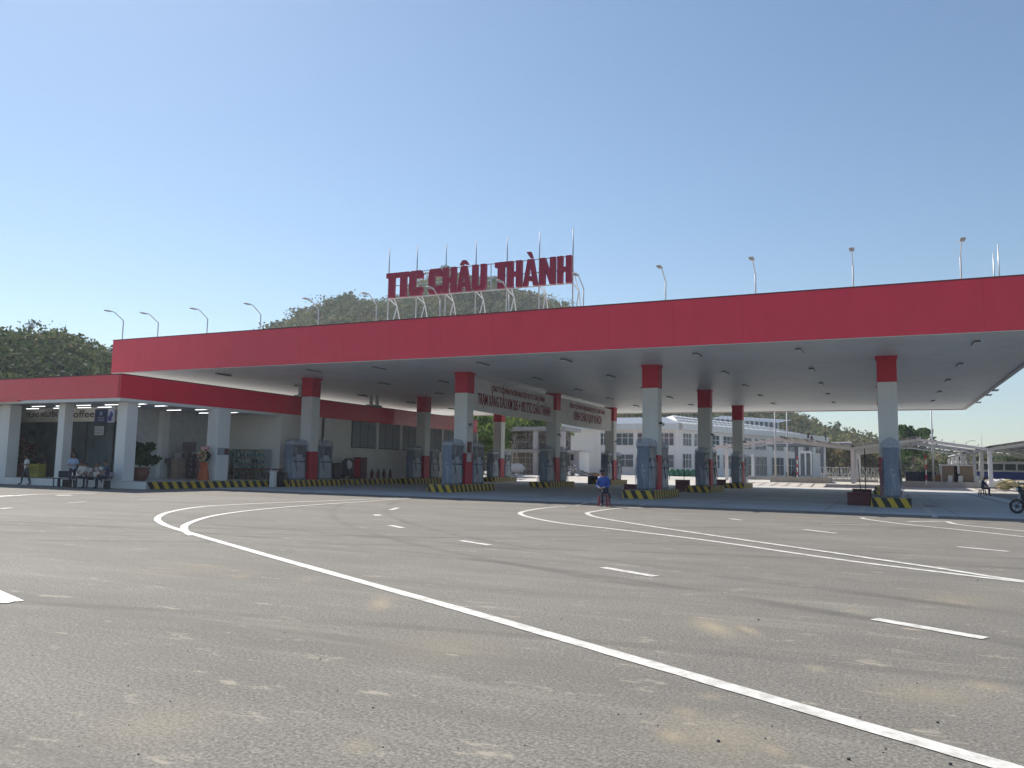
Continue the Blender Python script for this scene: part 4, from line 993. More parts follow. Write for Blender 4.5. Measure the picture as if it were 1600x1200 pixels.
for q in range(3): MB().box(-.3, .3, -.256, -.251, .55-q*.14, .61-q*.14).build('printed_bar', mat('dull_ink', (.14, .13, .05), .7), t)

# ------------------------------------------------------------------ people
def person(label, loc, rz, pose, shirt, trousers, scale=1., cap=False, sleeves='short', holding=None, cat='person', group=None, mask=False):
    """pose: dict of joints in metres, facing -y"""
    J = dict(pose)
    t = thing('person', label, 'person', loc, rz, group)
    edges = [('pelvis', 'spine'), ('spine', 'chest'), ('chest', 'neck'), ('neck', 'head')]
    for s in 'LR': edges += [('chest', 'sh'+s), ('sh'+s, 'el'+s), ('el'+s, 'wr'+s), ('wr'+s, 'ha'+s), ('pelvis', 'hip'+s), ('hip'+s, 'kn'+s), ('kn'+s, 'an'+s), ('an'+s, 'to'+s)]
    names = list(dict.fromkeys([n for e in edges for n in e]))
    rad = dict(pelvis=(.15, .12), spine=(.145, .11), chest=(.16, .115), neck=(.055, .055), head=(.06, .06))
    for s in 'LR': rad.update({'sh'+s: (.065, .065), 'el'+s: (.044, .044), 'wr'+s: (.03, .03), 'ha'+s: (.038, .022), 'hip'+s: (.095, .095), 'kn'+s: (.062, .062), 'an'+s: (.042, .042), 'to'+s: (.042, .034)})
    me = bpy.data.meshes.new('body'); idx = {n: i for i, n in enumerate(names)}
    me.from_pydata([J[n] for n in names], [(idx[a], idx[b]) for a, b in edges], [])
    o = bpy.data.objects.new('body', me); COL.objects.link(o)
    sk = o.modifiers.new('skin', 'SKIN'); sk.use_smooth_shade = True; ss = o.modifiers.new('sub', 'SUBSURF'); ss.levels = 1; ss.render_levels = 1
    for n in names:
        v = me.skin_vertices[0].data[idx[n]]; v.radius = rad[n]; v.use_root = (n == 'pelvis')
    dg = bpy.context.evaluated_depsgraph_get(); m2 = bpy.data.meshes.new_from_object(o.evaluated_get(dg)); bpy.data.objects.remove(o); bpy.data.meshes.remove(me)
    co = np.empty(len(m2.vertices)*3); m2.vertices.foreach_get('co', co); co = co.reshape(-1, 3).tolist(); faces = [tuple(p.vertices) for p in m2.polygons]
    b = MB(); b.v = [tuple(c) for c in co]; b.f = faces
    segs = [(np.array(J[a], float), np.array(J[c], float), a, c) for a, c in edges]
    for f in faces:
        c = np.mean([co[i] for i in f], 0); best = None
        for p, q, a, e in segs:
            d = q-p; tt = np.clip(np.dot(c-p, d)/np.dot(d, d), 0, 1); dist = np.linalg.norm(p+d*tt-c)-(.05 if a in ('pelvis', 'spine') else 0)
            if best is None or dist < best[0]: best = (dist, a, e, tt)
        _, a, e, tt = best; mi = 1
        if a == 'neck' or (a == 'chest' and e == 'neck' and tt > .75): mi = 0
        elif a[:2] in ('el', 'wr'): mi = 1 if (sleeves == 'long' and a[:2] == 'el' and tt < .95) else 0
        elif a[:2] == 'sh': mi = 1 if (sleeves == 'long' or tt < .7) else 0
        elif a[:3] in ('hip',) or a[:2] == 'kn' or (a == 'pelvis' and e != 'spine') or (a == 'pelvis' and tt < .12): mi = 2
        elif a[:2] == 'an': mi = 3
        b.m.append(mi)
    b.smooth = set(range(len(faces)))
    # head with nose, ears and features
    hv = Vector(J['head']); nd = (Vector(J['head'])-Vector(J['neck'])).normalized(); hc_ = hv+nd*.075; fwd = Vector(J.get('look', (0, -1, 0))).normalized(); rt_ = fwd.cross(nd).normalized(); fwd = nd.cross(rt_).normalized()
    base = len(b.v); n, m = 14, 10
    for i in range(m+1):
        a = math.pi*i/m
        for k in range(n):
            th = 2*math.pi*k/n; x = math.sin(a)*math.cos(th); y = math.sin(a)*math.sin(th); z = math.cos(a)
            w = .076*(1-.22*max(0, -z)); dpt = .098*(1-.10*max(0, -z)); hz = .122
            b.v.append(tuple(hc_+rt_*(x*w)+fwd*(y*dpt+(.012 if z < -.5 and y > 0 else 0))+nd*(z*hz)))
    for i in range(m):
        for k in range(n):
            q = base+i*n+k; q2 = base+i*n+(k+1) % n; b.f.append((q, q+n, q2+n, q2)); b.smooth.add(len(b.f)-1); b.m.append(4 if (mask and i >= 5) else 0)
    def lump(c, r, mi): b.blob(tuple(c), r, 6, 5, mi)
    lump(hc_+fwd*.1-nd*.018, (.014, .014, .022), 4 if mask else 0)
    for s in (-1, 1):
        lump(hc_+rt_*(s*.078)-nd*.01, (.012, .018, .03), 0); lump(hc_+fwd*.088+rt_*(s*.032)+nd*.012, (.013, .013, .008), 3)
    if not mask: lump(hc_+fwd*.088-nd*.06, (.024, .012, .006), 4)
    # hands: five fingers each
    for s in 'LR':
        w = Vector(J['wr'+s]); h = Vector(J['ha'+s]); d = (h-w).normalized(); side = d.cross(Vector((0, 0, 1)) if abs(d.z) < .85 else Vector((0, 1, 0))).normalized(); nrm = side.cross(d)
        for k, ln in enumerate((.062, .074, .078, .07)):
            p = h+side*((k-1.5)*.019)+d*.006; b.tube([p, p+d*ln*.5-nrm*.006, p+d*ln*.85-nrm*.026], [.0095, .009, .007], 6, 0)
        th = w+d*.03+side*(.026 if s == 'L' else -.026); sg = 1 if s == 'L' else -1
        b.tube([th, th+d*.035+side*(sg*.028), th+d*.068+side*(sg*.03)-nrm*.008], [.0115, .0105, .008], 6, 0)
    b.build('body', [SKIN, shirt, trousers, mat('shoe_black', (.02, .02, .02), .5), MASKM], t)
    hb = MB(); n, m = 14, 6
    for i in range(m+1):
        a = math.pi*.62*i/m
        for k in range(n):
            th = 2*math.pi*k/n; y = math.sin(a)*math.sin(th); lim = 1.0 if y < .25 else max(.0, 1-(y-.25)*.9)
            aa = a*lim; x = math.sin(aa)*math.cos(th); y = math.sin(aa)*math.sin(th); z = math.cos(aa); hb.v.append(tuple(hc_+rt_*(x*.084)+fwd*(y*.106)+nd*(z*.131)))
    for i in range(m):
        for k in range(n): hb.f.append((i*n+k, (i+1)*n+k, (i+1)*n+(k+1) % n, i*n+(k+1) % n)); hb.m.append(0); hb.smooth.add(len(hb.f)-1)
    hb.build('hair', HAIR, t)
    if cap:
        cb = MB(); cb.blob(tuple(hc_+nd*.07), (.10, .115, .075), 12, 6); cb.prism([(-.075, 0), (.075, 0), (.05, .085), (-.05, .085)], lambda u, v: hc_+nd*.06+rt_*u+fwd*(.085+v), tuple(nd*.012)); cb.build('cap', cap, t)
    t.scale = (scale,)*3
    return t
MASKM = mat('face_mask', (.03, .035, .06), .7)
def stand(arms='down', legs=.11, stride=0., lean=0.):
    J = dict(pelvis=(0, .0, .93), spine=(0, -.01+lean*.4, 1.13), chest=(0, .0+lean, 1.36), neck=(0, -.01+lean*1.2, 1.51), head=(0, -.03+lean*1.3, 1.57))
    for s, q in (('L', 1), ('R', -1)):
        J['sh'+s] = (q*.185, lean, 1.40); J['hip'+s] = (q*.10, 0, .88); J['kn'+s] = (q*(legs+.02), -.03+q*stride*.5, .49); J['an'+s] = (q*(legs+.05), .02+q*stride, .08); J['to'+s] = (q*(legs+.07), -.15+q*stride, .035)
        if arms == 'down': J['el'+s] = (q*.25, .03+lean, 1.12); J['wr'+s] = (q*.26, -.05+lean, .87); J['ha'+s] = (q*.26, -.07+lean, .79)
        if arms == 'front': J['el'+s] = (q*.25, .0+lean, 1.13); J['wr'+s] = (q*.09, -.24+lean, 1.20); J['ha'+s] = (q*.03, -.28+lean, 1.22)
        if arms == 'phone': J['el'+s] = (q*.24, -.05+lean, 1.12); J['wr'+s] = (q*.12, -.26+lean, 1.13); J['ha'+s] = (q*.06, -.33+lean, 1.16)
    return J
def sit(seat=.45, arms='knees', lean=-.05, cross=0., spread=.14):
    p = seat+.11
    J = dict(pelvis=(0, .0, p), spine=(0, lean*.4, p+.2), chest=(0, lean, p+.43), neck=(0, lean*1.3-.01, p+.58), head=(0, lean*1.4-.04, p+.64))
    for s, q in (('L', 1), ('R', -1)):
        J['sh'+s] = (q*.185, lean, p+.47); J['hip'+s] = (q*.10, -.03, p-.02); J['kn'+s] = (q*spread, -.44, p+.0); J['an'+s] = (q*(spread-.02), -.42, .08); J['to'+s] = (q*(spread+.01), -.58, .035)
        if arms == 'knees': J['el'+s] = (q*.24, -.14+lean, p+.24); J['wr'+s] = (q*.12, -.36, p+.13); J['ha'+s] = (q*.06, -.42, p+.11)
        if arms == 'lap': J['el'+s] = (q*.25, -.05+lean, p+.2); J['wr'+s] = (q*.10, -.25, p+.12); J['ha'+s] = (q*.03, -.28, p+.12)
        if arms == 'face': J['el'+s] = (q*.2, -.2+lean, p+.28); J['wr'+s] = (q*.08, -.26+lean, p+.5); J['ha'+s] = (q*.05, -.24+lean, p+.57)
    if cross: J['knR'] = (.22, -.40, p+.14); J['anR'] = (.40, -.36, p-.14); J['toR'] = (.48, -.44, p-.24)
    return J
BLUE_SH = mat('blue_shirt', (.02, .075, .36), .7, .12, 5.); NAVY = mat('navy_cloth', (.02, .025, .05), .8, .2, 5.); WHITE_SH = mat('white_shirt', (.62, .62, .63), .75, .06, 5.); PALEBL = mat('pale_blue_shirt', (.38, .48, .66), .75, .06, 5.)
GREYTR = mat('grey_trousers', (.06, .065, .08), .8, .15, 5.); DBL = mat('dark_blue_shirt', (.03, .04, .12), .8, .15, 5.); GREYSH = mat('grey_shirt', (.42, .43, .45), .75, .08, 5.)
RSTOOL = mat('red_plastic', (.22, .02, .035), .4, .08)
def stool(label, loc, rz=0., m=RSTOOL, h=.45):
    t = thing('plastic_stool', label, 'stool', loc, rz, 'plastic stools')
    MB().box(-.16, .16, -.16, .16, h-.03, h, bev=.012).build('seat', m, t)
    for sx in (-1, 1):
        for sy in (-1, 1): MB().bar((sx*.19, sy*.19, 0), (sx*.14, sy*.14, h-.03), .05).build('leg', m, t)
    MB().box(-.17, .17, -.17, -.15, .18, .22).build('stretcher', m, t); MB().box(-.17, .17, .15, .17, .18, .22).build('stretcher', m, t)
g = atz(944, 791)
stool('dark red plastic stool under the man in the blue jacket', (g[0], g[1], 0))
person('seated man in a bright blue jacket and dark cap, at the shade edge', (g[0], g[1], 0), R(-8), sit(.45, 'lap', -.06, cross=1), BLUE_SH, NAVY, 1.08, cap=NAVY, sleeves='long', mask=True)
g2 = np.array([xat(1535, 66.5, 770), 66.5, 0])
stool('red plastic stool at the right under the man in dark blue', tuple(g2), .3)
person('seated man in dark blue seen from the side at the right', tuple(g2), R(75), sit(.45, 'knees', -.08), DBL, NAVY, 1.0, sleeves='long')
person('standing man in white shirt and grey trousers, hands raised, far left', (xat(42, 29.8), 29.75, 0), R(-12), stand('front', .16, .16), WHITE_SH, GREYTR, .98)
person('standing man in pale blue shirt and dark trousers, seen from the side', (xat(113, 29.0), 29.0, 0), R(70), stand('phone', .08, .04, -.03), PALEBL, NAVY, 1.04)
def bench_white(label, loc, w):
    t = thing('metal_bench', label, 'bench', loc)
    for q in range(3): MB().box(-w/2, w/2, -.2+q*.14, -.08+q*.14, .42, .45).build('seat_slat', GALV, t)
    for sx in (-1, 1): MB().box(sx*(w/2-.2)-.03, sx*(w/2-.2)+.03, -.18, .2, 0, .418).build('leg', DARKM, t)
    MB().box(-w/2, w/2, .24, .27, .6, .85).build('backrest', GALV, t)
bench_white('pale metal bench under the seated people by the corner column', (-38.2, 29.15, 0), 3.4)
for (px_, y, sh_, tr_, arms, lab, rzz) in ((133, 28.95, WHITE_SH, GREYTR, 'lap', 'seated person in white shirt leaning forward, nearest the standing man', 25), (145, 28.95, GREYSH, NAVY, 'knees', 'seated person in grey shirt with bowed head on the bench', 5), (157, 29.0, WHITE_SH, NAVY, 'face', 'seated person in white with hands at the face on the bench', 10), (168, 28.9, DBL, NAVY, 'knees', 'seated person in dark clothes beside the corner column', -35)):
    person(lab, (xat(px_, y), y, 0), R(rzz), sit(.45, arms, {133: -.2, 145: -.26, 157: -.08, 168: -.02}[px_], spread={133: .2, 145: .12, 157: .17, 168: .24}[px_], cross=(px_ == 157)), sh_, tr_, {133: 1.06, 145: .97, 157: 1.03, 168: 1.08}[px_])
for (px_, y, sh_, lab) in ((56, 32.4, NAVY, 'person in dark shirt seated inside the porch behind the yellow box, left'), (67, 32.4, GREYTR, 'person in grey seated inside the porch behind the yellow box, right')):
    person(lab, (xat(px_, y), y, FL+.012), R(5), sit(.5, 'lap'), sh_, NAVY, 1.0); stool(f'dark stool under the {"left" if px_ == 56 else "right"} of two people behind the yellow box', (xat(px_, y), y, FL+.012), 0, NAVY, .5)
person('person in black standing in the porch shadow behind the man in pale blue', (xat(112, 31.6), 31.6, FL+.012), R(10), stand('down'), NAVY, NAVY, 1.0)
# dark chairs by the second porch column
for q in range(2):
    t = thing('plastic_chair', ['dark chair beside the second porch column, left of two', 'dark chair beside the second porch column, right of two'][q], 'chair', (xat(93+q*8, 29.3), 29.3, 0), R(20), 'dark chairs by the porch')
    MB().box(-.21, .21, -.21, .21, .43, .47, bev=.01).build('seat', NAVY, t); MB().box(-.2, .2, .19, .22, .5, .85, bev=.01).build('backrest', NAVY, t)
    for sx in (-1, 1):
        for sy in (-1, 1): MB().box(sx*.18-.02, sx*.18+.02, sy*.18-.02, sy*.18+.02, 0, .428).build('leg', NAVY, t)

# ------------------------------------------------------------------ motorbike at the right edge, and others at the left
def motorbike(label, loc, rz, m, group='parked motorbikes'):
    t = thing('motorbike', label, 'motorbike', loc, rz, group)
    def wheel(y):
        w = MB(); n = 20
        pts = [(0, y+.24*math.cos(a), .29+.24*math.sin(a)) for a in [2*math.pi*k/n for k in range(n+1)]]; w.tube(pts, .05, 8, cap=False); o = w.build('wheel', BLACK, t)
        r_ = MB().tube([(-.05, y, .29), (.05, y, .29)], .06, 10)
        for k in range(6): a = k*math.pi/3; r_.bar((0, y, .29), (0, y+.2*math.cos(a), .29+.2*math.sin(a)), .02)
        r_.build('rim', DARKM, o)
    wheel(-.62); wheel(.60)
    bd = MB(); prof = [(-.35, .42, .09), (-.1, .38, .13), (.2, .45, .15), (.5, .55, .15), (.85, .68, .10)]
    for y, z, w in prof:
        for k in range(10): a = 2*math.pi*k/10; bd.v.append((w*math.cos(a), y, z+.13*math.sin(a)))
    for i in range(len(prof)-1):
        for k in range(10): bd.f.append((i*10+k, i*10+(k+1) % 10, (i+1)*10+(k+1) % 10, (i+1)*10+k)); bd.m.append(0); bd.smooth.add(len(bd.f)-1)
    bd.f += [tuple(range(9, -1, -1)), tuple(range(len(bd.v)-10, len(bd.v)))]; bd.m += [0, 0]; bd.build('bodywork', m, t)
    MB().box(-.13, .13, -.02, .72, .70, .80, bev=.04).build('saddle', BLACK, t)
    leg = MB().prism([(-.30, .45), (-.20, .42), (-.40, .98), (-.52, .95)], lambda u, v: (-.19, u, v), (.38, 0, 0)); leg.build('leg_shield', m, t)
    MB().tube([(0, -.62, .29), (0, -.42, 1.0)], .035, 8).build('fork', GALV, t)
    MB().tube([(-.34, -.30, 1.06), (-.1, -.42, 1.02), (.1, -.42, 1.02), (.34, -.30, 1.06)], .016, 8).build('handlebar', BLACK, t)
    MB().blob((0, -.50, .98), (.15, .1, .12), 10, 7).build('headlight_cowl', m, t); MB().blob((0, -.585, .97), (.08, .03, .06), 10, 6).build('headlight', LAMPW, t)
    for s in (-1, 1): MB().tube([(s*.2, -.40, 1.04), (s*.27, -.42, 1.22)], .008, 6).build('mirror_stem', DARKM, t); MB().blob((s*.28, -.42, 1.25), (.06, .015, .04), 8, 6).build('mirror', DARKM, t)
    MB().prism([(-.88, .40), (-.62, .60), (-.40, .50), (-.44, .47), (-.62, .565), (-.85, .38)], lambda u, v: (-.06, u, v), (.12, 0, 0)).build('front_mudguard', m, t)
    MB().tube([(.12, .2, .25), (.14, .85, .33)], .04, 8).build('exhaust', GALV, t); MB().box(-.1, .1, .86, .90, .60, .72, bev=.015).build('tail_light', REDC, t)
    MB().bar((-.1, .1, .3), (-.22, .1, .0), .02).build('side_stand', DARKM, t)
    return t
gm = atz(1597, 799)
motorbike('black motorbike parked at the right edge of the forecourt shade', (xat(1613, 38.0), 38.0, 0), R(-75), mat('black_gloss', (.02, .02, .025), .25, .1))
for q, (px_, y, rz_) in enumerate(((1236, 136, 1.2), (1248, 137, 1.4), (1256, 135, .9))):
    motorbike(f'dark motorbike parked before the white hall entrance, {ORD[q]} from the left', (xat(px_, y), y, float(gz(0, y))), rz_, mat('black_gloss', (.02, .02, .025), .25, .1))

# ------------------------------------------------------------------ service hall behind
HG = .5
ROOFB = mat('grey_blue_roof', (.22, .25, .30), .5, .06); WROOF = mat('white_roof_sheet', (.72, .73, .74), .4, .05); WGLASS = mat('window_glass', (.10, .125, .14), .08, .5, .35)
HWALL = mat('hall_wall', (.84, .81, .77), .75, .04, .4, dirt=.15, dirtcol=(.55, .47, .40), dscale=.3)
hall = thing('service_hall', 'long two-storey white hall with grey hipped roof and curved right wing', 'building', (0, 0, 0))
YH = 118.0
def hx(p, py=700): return float(aty(p, py, YH)[0])
def hz(p, py): return float(aty(p, py, YH)[2])
xa, xb = hx(880), hx(1062)
eave = hz(960, 672); top = hz(960, 665)
# plan of the facade: front wall, then the wing bending away to the right
plan = [(xa, YH), (xb, YH)]
for p, y in ((1100, 124), (1150, 133), (1200, 143), (1250, 155), (1290, 168)): plan.append((float(aty(p, 700, y)[0]), y))
def strip(name, pl, z0, z1, out, m, th=.25):
    b = MB()
    for (x0, y0), (x1, y1) in zip(pl[:-1], pl[1:]):
        d = np.array([x1-x0, y1-y0]); d /= np.linalg.norm(d); nrm = np.array([d[1], -d[0]])*out
        p = [(x0+nrm[0], y0+nrm[1]), (x1+nrm[0], y1+nrm[1]), (x1, y1+th), (x0, y0+th)]
        n = len(b.v); b.v += [(*q, z0) for q in p]+[(*q, z1) for q in p]
        for f in ((0, 3, 2, 1), (4, 5, 6, 7), (0, 1, 5, 4), (1, 2, 6, 5), (2, 3, 7, 6), (3, 0, 4, 7)): b.f.append(tuple(i+n for i in f)); b.m.append(0)
    return b.build(name, m, hall)
F1 = hz(1000, 728); 
strip('wall', plan, HG-.3, eave, 0., HWALL)
strip('eave_band', plan, eave, eave+.95, .75, WHITE)
def windows_on(seg0, seg1, fracs, z0, z1, panes):
    x0, y0 = seg0; x1, y1 = seg1; d = np.array([x1-x0, y1-y0]); L_ = np.linalg.norm(d); d /= L_; nrm = np.array([d[1], -d[0]])
    for a, c in fracs:
        p = np.array([x0, y0])+d*L_*a; q = np.array([x0, y0])+d*L_*c
        fr = MB(); f0 = p+nrm*.06; f1 = q+nrm*.06
        for z in (z0, z1): fr.bar((*f0, z), (*f1, z), .12, .10)
        for k in range(panes+1):
            r_ = f0+(f1-f0)*k/panes; fr.bar((*r_, z0), (*r_, z1), .09, .09)
        fr.bar((*f0, (z0+z1)/2+.2), (*f1, (z0+z1)/2+.2), .07, .07)
        w = fr.build('window', WHITE, hall)
        for k in range(panes):
            u0 = p+nrm*.03+(q-p)*k/panes; u1 = p+nrm*.03+(q-p)*(k+1)/panes
            MB().quad([(*u0, z0), (*u1, z0), (*u1, z1), (*u0, z1)]).build('pane', WGLASS, w)
def fr_(pxs): return [((hx(a)-xa)/(xb-xa), (hx(c)-xa)/(xb-xa)) for a, c in pxs]
zu0, zu1, zl0, zl1 = hz(1000, 696), hz(1000, 676.5), hz(1000, 730), hz(1000, 710)
windows_on(plan[0], plan[1], fr_([(936, 957), (963, 991), (996, 1020), (1030, 1053)]), zu0, zu1, 3)
windows_on(plan[0], plan[1], fr_([(963, 991), (1030, 1053)]), zl0, zl1, 2)
for i in range(1, len(plan)-1):
    windows_on(plan[i], plan[i+1], [(.12, .46), (.58, .92)], zu0, zu1, 3)
    if i < 5: windows_on(plan[i], plan[i+1], [(.10, .46), (.58, .94)], HG+.2 if i > 2 else zl0, zl1+.2, 3)
for p in (880, 936, 993, 1024, 1058):
    x = hx(p); MB().box(x-.3, x+.3, YH-.22, YH-.002, HG-.2, eave-.002).build('pilaster', HWALL, hall)
# hipped roof over the front block: eave line, ridge behind
ez = eave+.952; ap = aty(903, 652, YH+5); rx0 = float(ap[0]); rx1 = float(aty(1040, 646, YH+7)[0]); rzz_ = float(ap[2])
rf = MB(); rf.quad([(xa-.7, YH-.7, ez), (xb+.7, YH-.7, ez), (rx1, YH+7, rzz_), (rx0, YH+7, rzz_)]); rf.quad([(xa-.7, YH-.7, ez), (rx0, YH+7, rzz_), (rx0, YH+20, rzz_), (xa-.7, YH+20, ez)]); rf.quad([(rx0, YH+7, rzz_), (rx1, YH+7, rzz_), (rx1+4, YH+20, rzz_), (rx0, YH+20, rzz_)])
rf.build('hipped_roof', ROOFB, hall)
# wing roof: pale steep sheets with standing battens
up_pts = []
for k, (x, y) in enumerate(plan[1:]):
    p = (1058, 1100, 1150, 1200, 1250, 1290)[k]; pt = (649, 654, 660, 666, 676, 689)[k]
    q = aty(p-6, pt, y+4.5); up_pts.append((float(q[0]), y+4.5, float(q[2])))
wr = MB()
for k in range(5):
    a = plan[1+k]; c = plan[2+k]; e0 = (a[0], a[1]-.2, ez); e1 = (c[0], c[1]-.2, ez)
    wr.quad([e0, e1, up_pts[k+1], up_pts[k]])
wr.quad([(xb+.7, YH-.7, ez), (plan[1][0], plan[1][1]-.1, ez+.01), up_pts[0], (rx1, YH+7, rzz_)])
wr.build('wing_roof', WROOF, hall)
bat = MB()
for k in range(5):
    a = plan[1+k]; c = plan[2+k]
    for s in range(7):
        f_ = s/7; e = Vector((a[0]+(c[0]-a[0])*f_, a[1]+(c[1]-a[1])*f_-.25, ez+.03)); u = Vector(up_pts[k]).lerp(Vector(up_pts[k+1]), f_)+Vector((0, -.1, .05)); bat.bar(e, u, .07, .08); bat.bar(u, u+Vector((0, 0, 1.1)), .06)
    for q in (.35, .7): bat.bar(Vector((a[0], a[1]-.25, ez+.05)).lerp(Vector(up_pts[k]), q)+Vector((0, -.05, .05)), Vector((c[0], c[1]-.25, ez+.05)).lerp(Vector(up_pts[k+1]), q)+Vector((0, -.05, .05)), .08)
tag(bat.build('roof_battens', mat('batten_grey', (.30, .31, .32), .6), hall), kind='stuff')
# back of the hall and skylight block
bk = MB(); 
bk.box(xa, xb+4, YH+19.8, YH+20, HG, ez); bk.box(xa, xa+.2, YH+.26, YH+19.8, HG-.3, ez-.01); bk.build('rear_wall', HWALL, hall)
a = aty(1160, 653, 165); c = aty(1216, 662, 172)
sk_ = MB(); 
sk_.quad([(a[0]-6, 163, a[2]-.2), (c[0], 172, c[2]+.2), (c[0]+2, 180, c[2]+1.2), (a[0]-6, 176, a[2]+1.2)])
sk_.build('skylight_roof', ROOFB, hall)
sk_ = MB(); A_ = np.array([a[0]-6, 163.2]); B_ = np.array([c[0], 172.0])
z0_, z1_ = a[2]-2.4, a[2]-.2; w0, w1 = c[2]-1.9, c[2]+.2
sk_.quad([(*A_, z0_), (*B_, w0), (*B_, w1), (*A_, z1_)]); sk_.build('skylight_glass', mat('blue_glass', (.05, .09, .16), .15, .2), hall)
sk_ = MB()
for k in range(15):
    f_ = k/14; p = A_+(B_-A_)*f_; sk_.bar((p[0], p[1]-.1, z0_+(w0-z0_)*f_), (p[0], p[1]-.1, z1_+(w1-z1_)*f_), .3, .1)
tag(sk_.build('skylight_mullions', GREYM, hall), kind='stuff')
# dark entrance porch slab of the hall
ps_ = thing('entrance_slab', 'dark flat entrance slab on posts before the white hall', 'canopy', (0, 0, 0))
a = aty(1238, 692, 132); c = aty(1330, 690, 140)
sl = MB(); sl.quad([(a[0]-4, 133, a[2]-.1), (c[0], 140, c[2]-.2), (c[0], 144, c[2]+.1), (a[0]-4, 137, a[2]+.2)]); sl.quad([(a[0]-4, 133, a[2]-.45), (c[0], 140, c[2]-.9), (c[0], 140, c[2]-.2), (a[0]-4, 133, a[2]-.1)]); sl.quad([(c[0], 144, c[2]+.1), (c[0], 140, c[2]-.2), (c[0], 140, c[2]-.9), (c[0], 144, c[2]-.9)])
sl.quad([(a[0]-4, 133, a[2]-.45), (a[0]-4, 137, a[2]-.45), (c[0], 144, c[2]-.9), (c[0], 140, c[2]-.9)])
sl.build('slab', mat('slab_grey', (.20, .20, .22), .7), ps_)
for p in (1245, 1262, 1285): x = xat(p, 137); MB().box(x-.25, x+.25, 136.8, 137.3, HG, a[2]-.5).build('post', mat('slab_grey', (.20, .20, .22), .7), ps_)
gb = thing('glass_lobby', 'glazed box lobby with white frame before the hall wing', 'lobby', (0, 0, 0))
x0, x1 = xat(1250, 134), xat(1268, 134); MB().box(x0, x1, 134, 137, HG, 4.3).build('glass_box', WGLASS, gb)
gf = MB()
for x in (x0, (x0+x1)/2, x1): gf.box(x-.12, x+.12, 133.85, 133.995, HG, 4.4)
gf.box(x0-.1, x1+.1, 133.85, 133.995, 4.402, 4.7); gf.box(x0-.1, x1+.1, 133.85, 133.995, HG, .8); gf.build('frame', WHITE, gb)

# unfinished frame block behind the second rear column
FRY = 100.0
fx = lambda p: xat(p, FRY, 700); fz = lambda py: float(aty(830, py, FRY)[2])
fb_ = thing('unfinished_frame', 'unfinished pale concrete frame in front of a rough stone wall', 'building', (0, 0, 0))
MB().box(fx(771), fx(884), FRY-.6, FRY+6, fz(673), fz(667)).build('roof_beam', CONC, fb_)
MB().box(fx(789), fx(884), FRY-.7, FRY+5, fz(707), fz(702.5)).build('floor_beam', CONC, fb_)
PALEC = mat('pale_concrete', (.55, .54, .51), .8, .1, 1.)
for p in (773.5, 837.5, 880): MB().box(fx(p)-.28, fx(p)+.28, FRY-.4, FRY+.2, .3, fz(674)).build('post', PALEC, fb_)
MB().box(fx(789), fx(880), FRY+2.6, FRY+2.9, .4, fz(674)).build('back_wall', mat('rubble_back', (.22, .21, .19), .9), fb_)
stm = [mat(f'stone_{n}', c, .9, .2, 3.) for n, c in (('grey', (.33, .32, .30)), ('dark', (.17, .165, .155)), ('pale', (.46, .44, .40)), ('brown', (.27, .22, .18)))]
st = MB()
for k in range(1500):
    x = random.uniform(fx(789), fx(880)); z = random.uniform(.6, fz(675)); r = random.uniform(.14, .34)
    if fz(727) < z < fz(708): continue
    st.blob((x, FRY+2.55, z), (r, .16, r*random.uniform(.5, .9)), 6, 4, random.choice((0, 0, 1, 2, 3)), .2)
tag(st.build('stone_facing', stm, fb_), kind='stuff')
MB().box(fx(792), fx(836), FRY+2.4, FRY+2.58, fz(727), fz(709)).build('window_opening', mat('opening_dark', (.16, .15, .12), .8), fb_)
sc = MB()
for k in range(12):
    x = fx(792)+(fx(878)-fx(792))*k/11; sc.bar((x, FRY+1.5, .5), (x+random.uniform(-1.5, 1.5), FRY+1.4, fz(676)), .06)
for z in (fz(725), fz(715), fz(690)): sc.bar((fx(789), FRY+1.3, z), (fx(880), FRY+1.3, z), .06)
tag(sc.build('scaffold_poles', PALEC, fb_), kind='stuff')
# shed beside it
sd_ = thing('small_shed', 'small pale shed with a dark window left of the hall', 'shed', (0, 0, 0))
x0, x1 = fx(893), fx(905); SYD = 104
x0, x1 = xat(881, SYD), xat(905, SYD); zt = float(aty(893, 706, SYD)[2])
MB().box(x0, x1, SYD, SYD+4, .3, zt).build('wall', HWALL, sd_); MB().box(x0-.4, x1+.5, SYD-.6, SYD+4.3, zt+.003, zt+.2).build('roof', GREYM, sd_)
MB().box(xat(885, SYD), xat(896, SYD), SYD-.04, SYD-.003, float(aty(890, 719, SYD)[2]), float(aty(890, 710, SYD)[2])).build('window', DDARK, sd_)
# rubble, sacks, earth
rb = thing('rubble_heap', 'heap of grey rubble and white sacks before the shed', 'heap', (0, 0, 0))
r1, r2 = MB(), MB()
for k in range(150):
    x = random.gauss(xat(896, 97), 1.1); y = random.gauss(97.5, .7); h = max(.1, 1.5-abs(x-xat(894, 97))*.6-abs(y-97.5)*.5); z = .42+random.random()*h; r = random.uniform(.1, .32)
    (r1 if random.random() < .6 else r2).blob((x, y, z), (r, r*.8, r*.6), 6, 5, 0, .2)
tag(r1.build('stones', stm[0], rb), kind='stuff'); tag(r2.build('white_sacks', WHITE, rb), kind='stuff')
em = MB(); 
for k in range(60):
    x = random.gauss(xat(924, 99), 1.2); r = random.uniform(.3, .6); em.blob((x, 99+random.gauss(0, .4), .45), (r, r, r*random.uniform(.4, .9)), 8, 5, 0, .2)
tag(em.build('earth_heap', mat('red_earth', (.36, .19, .09), .95, .2, 3.)), 'low heap of reddish earth at the foot of the white hall', 'heap')
tk = thing('white_tank', 'white rounded tank in front of the unfinished frame', 'tank', (xat(808, 98), 98, .5))
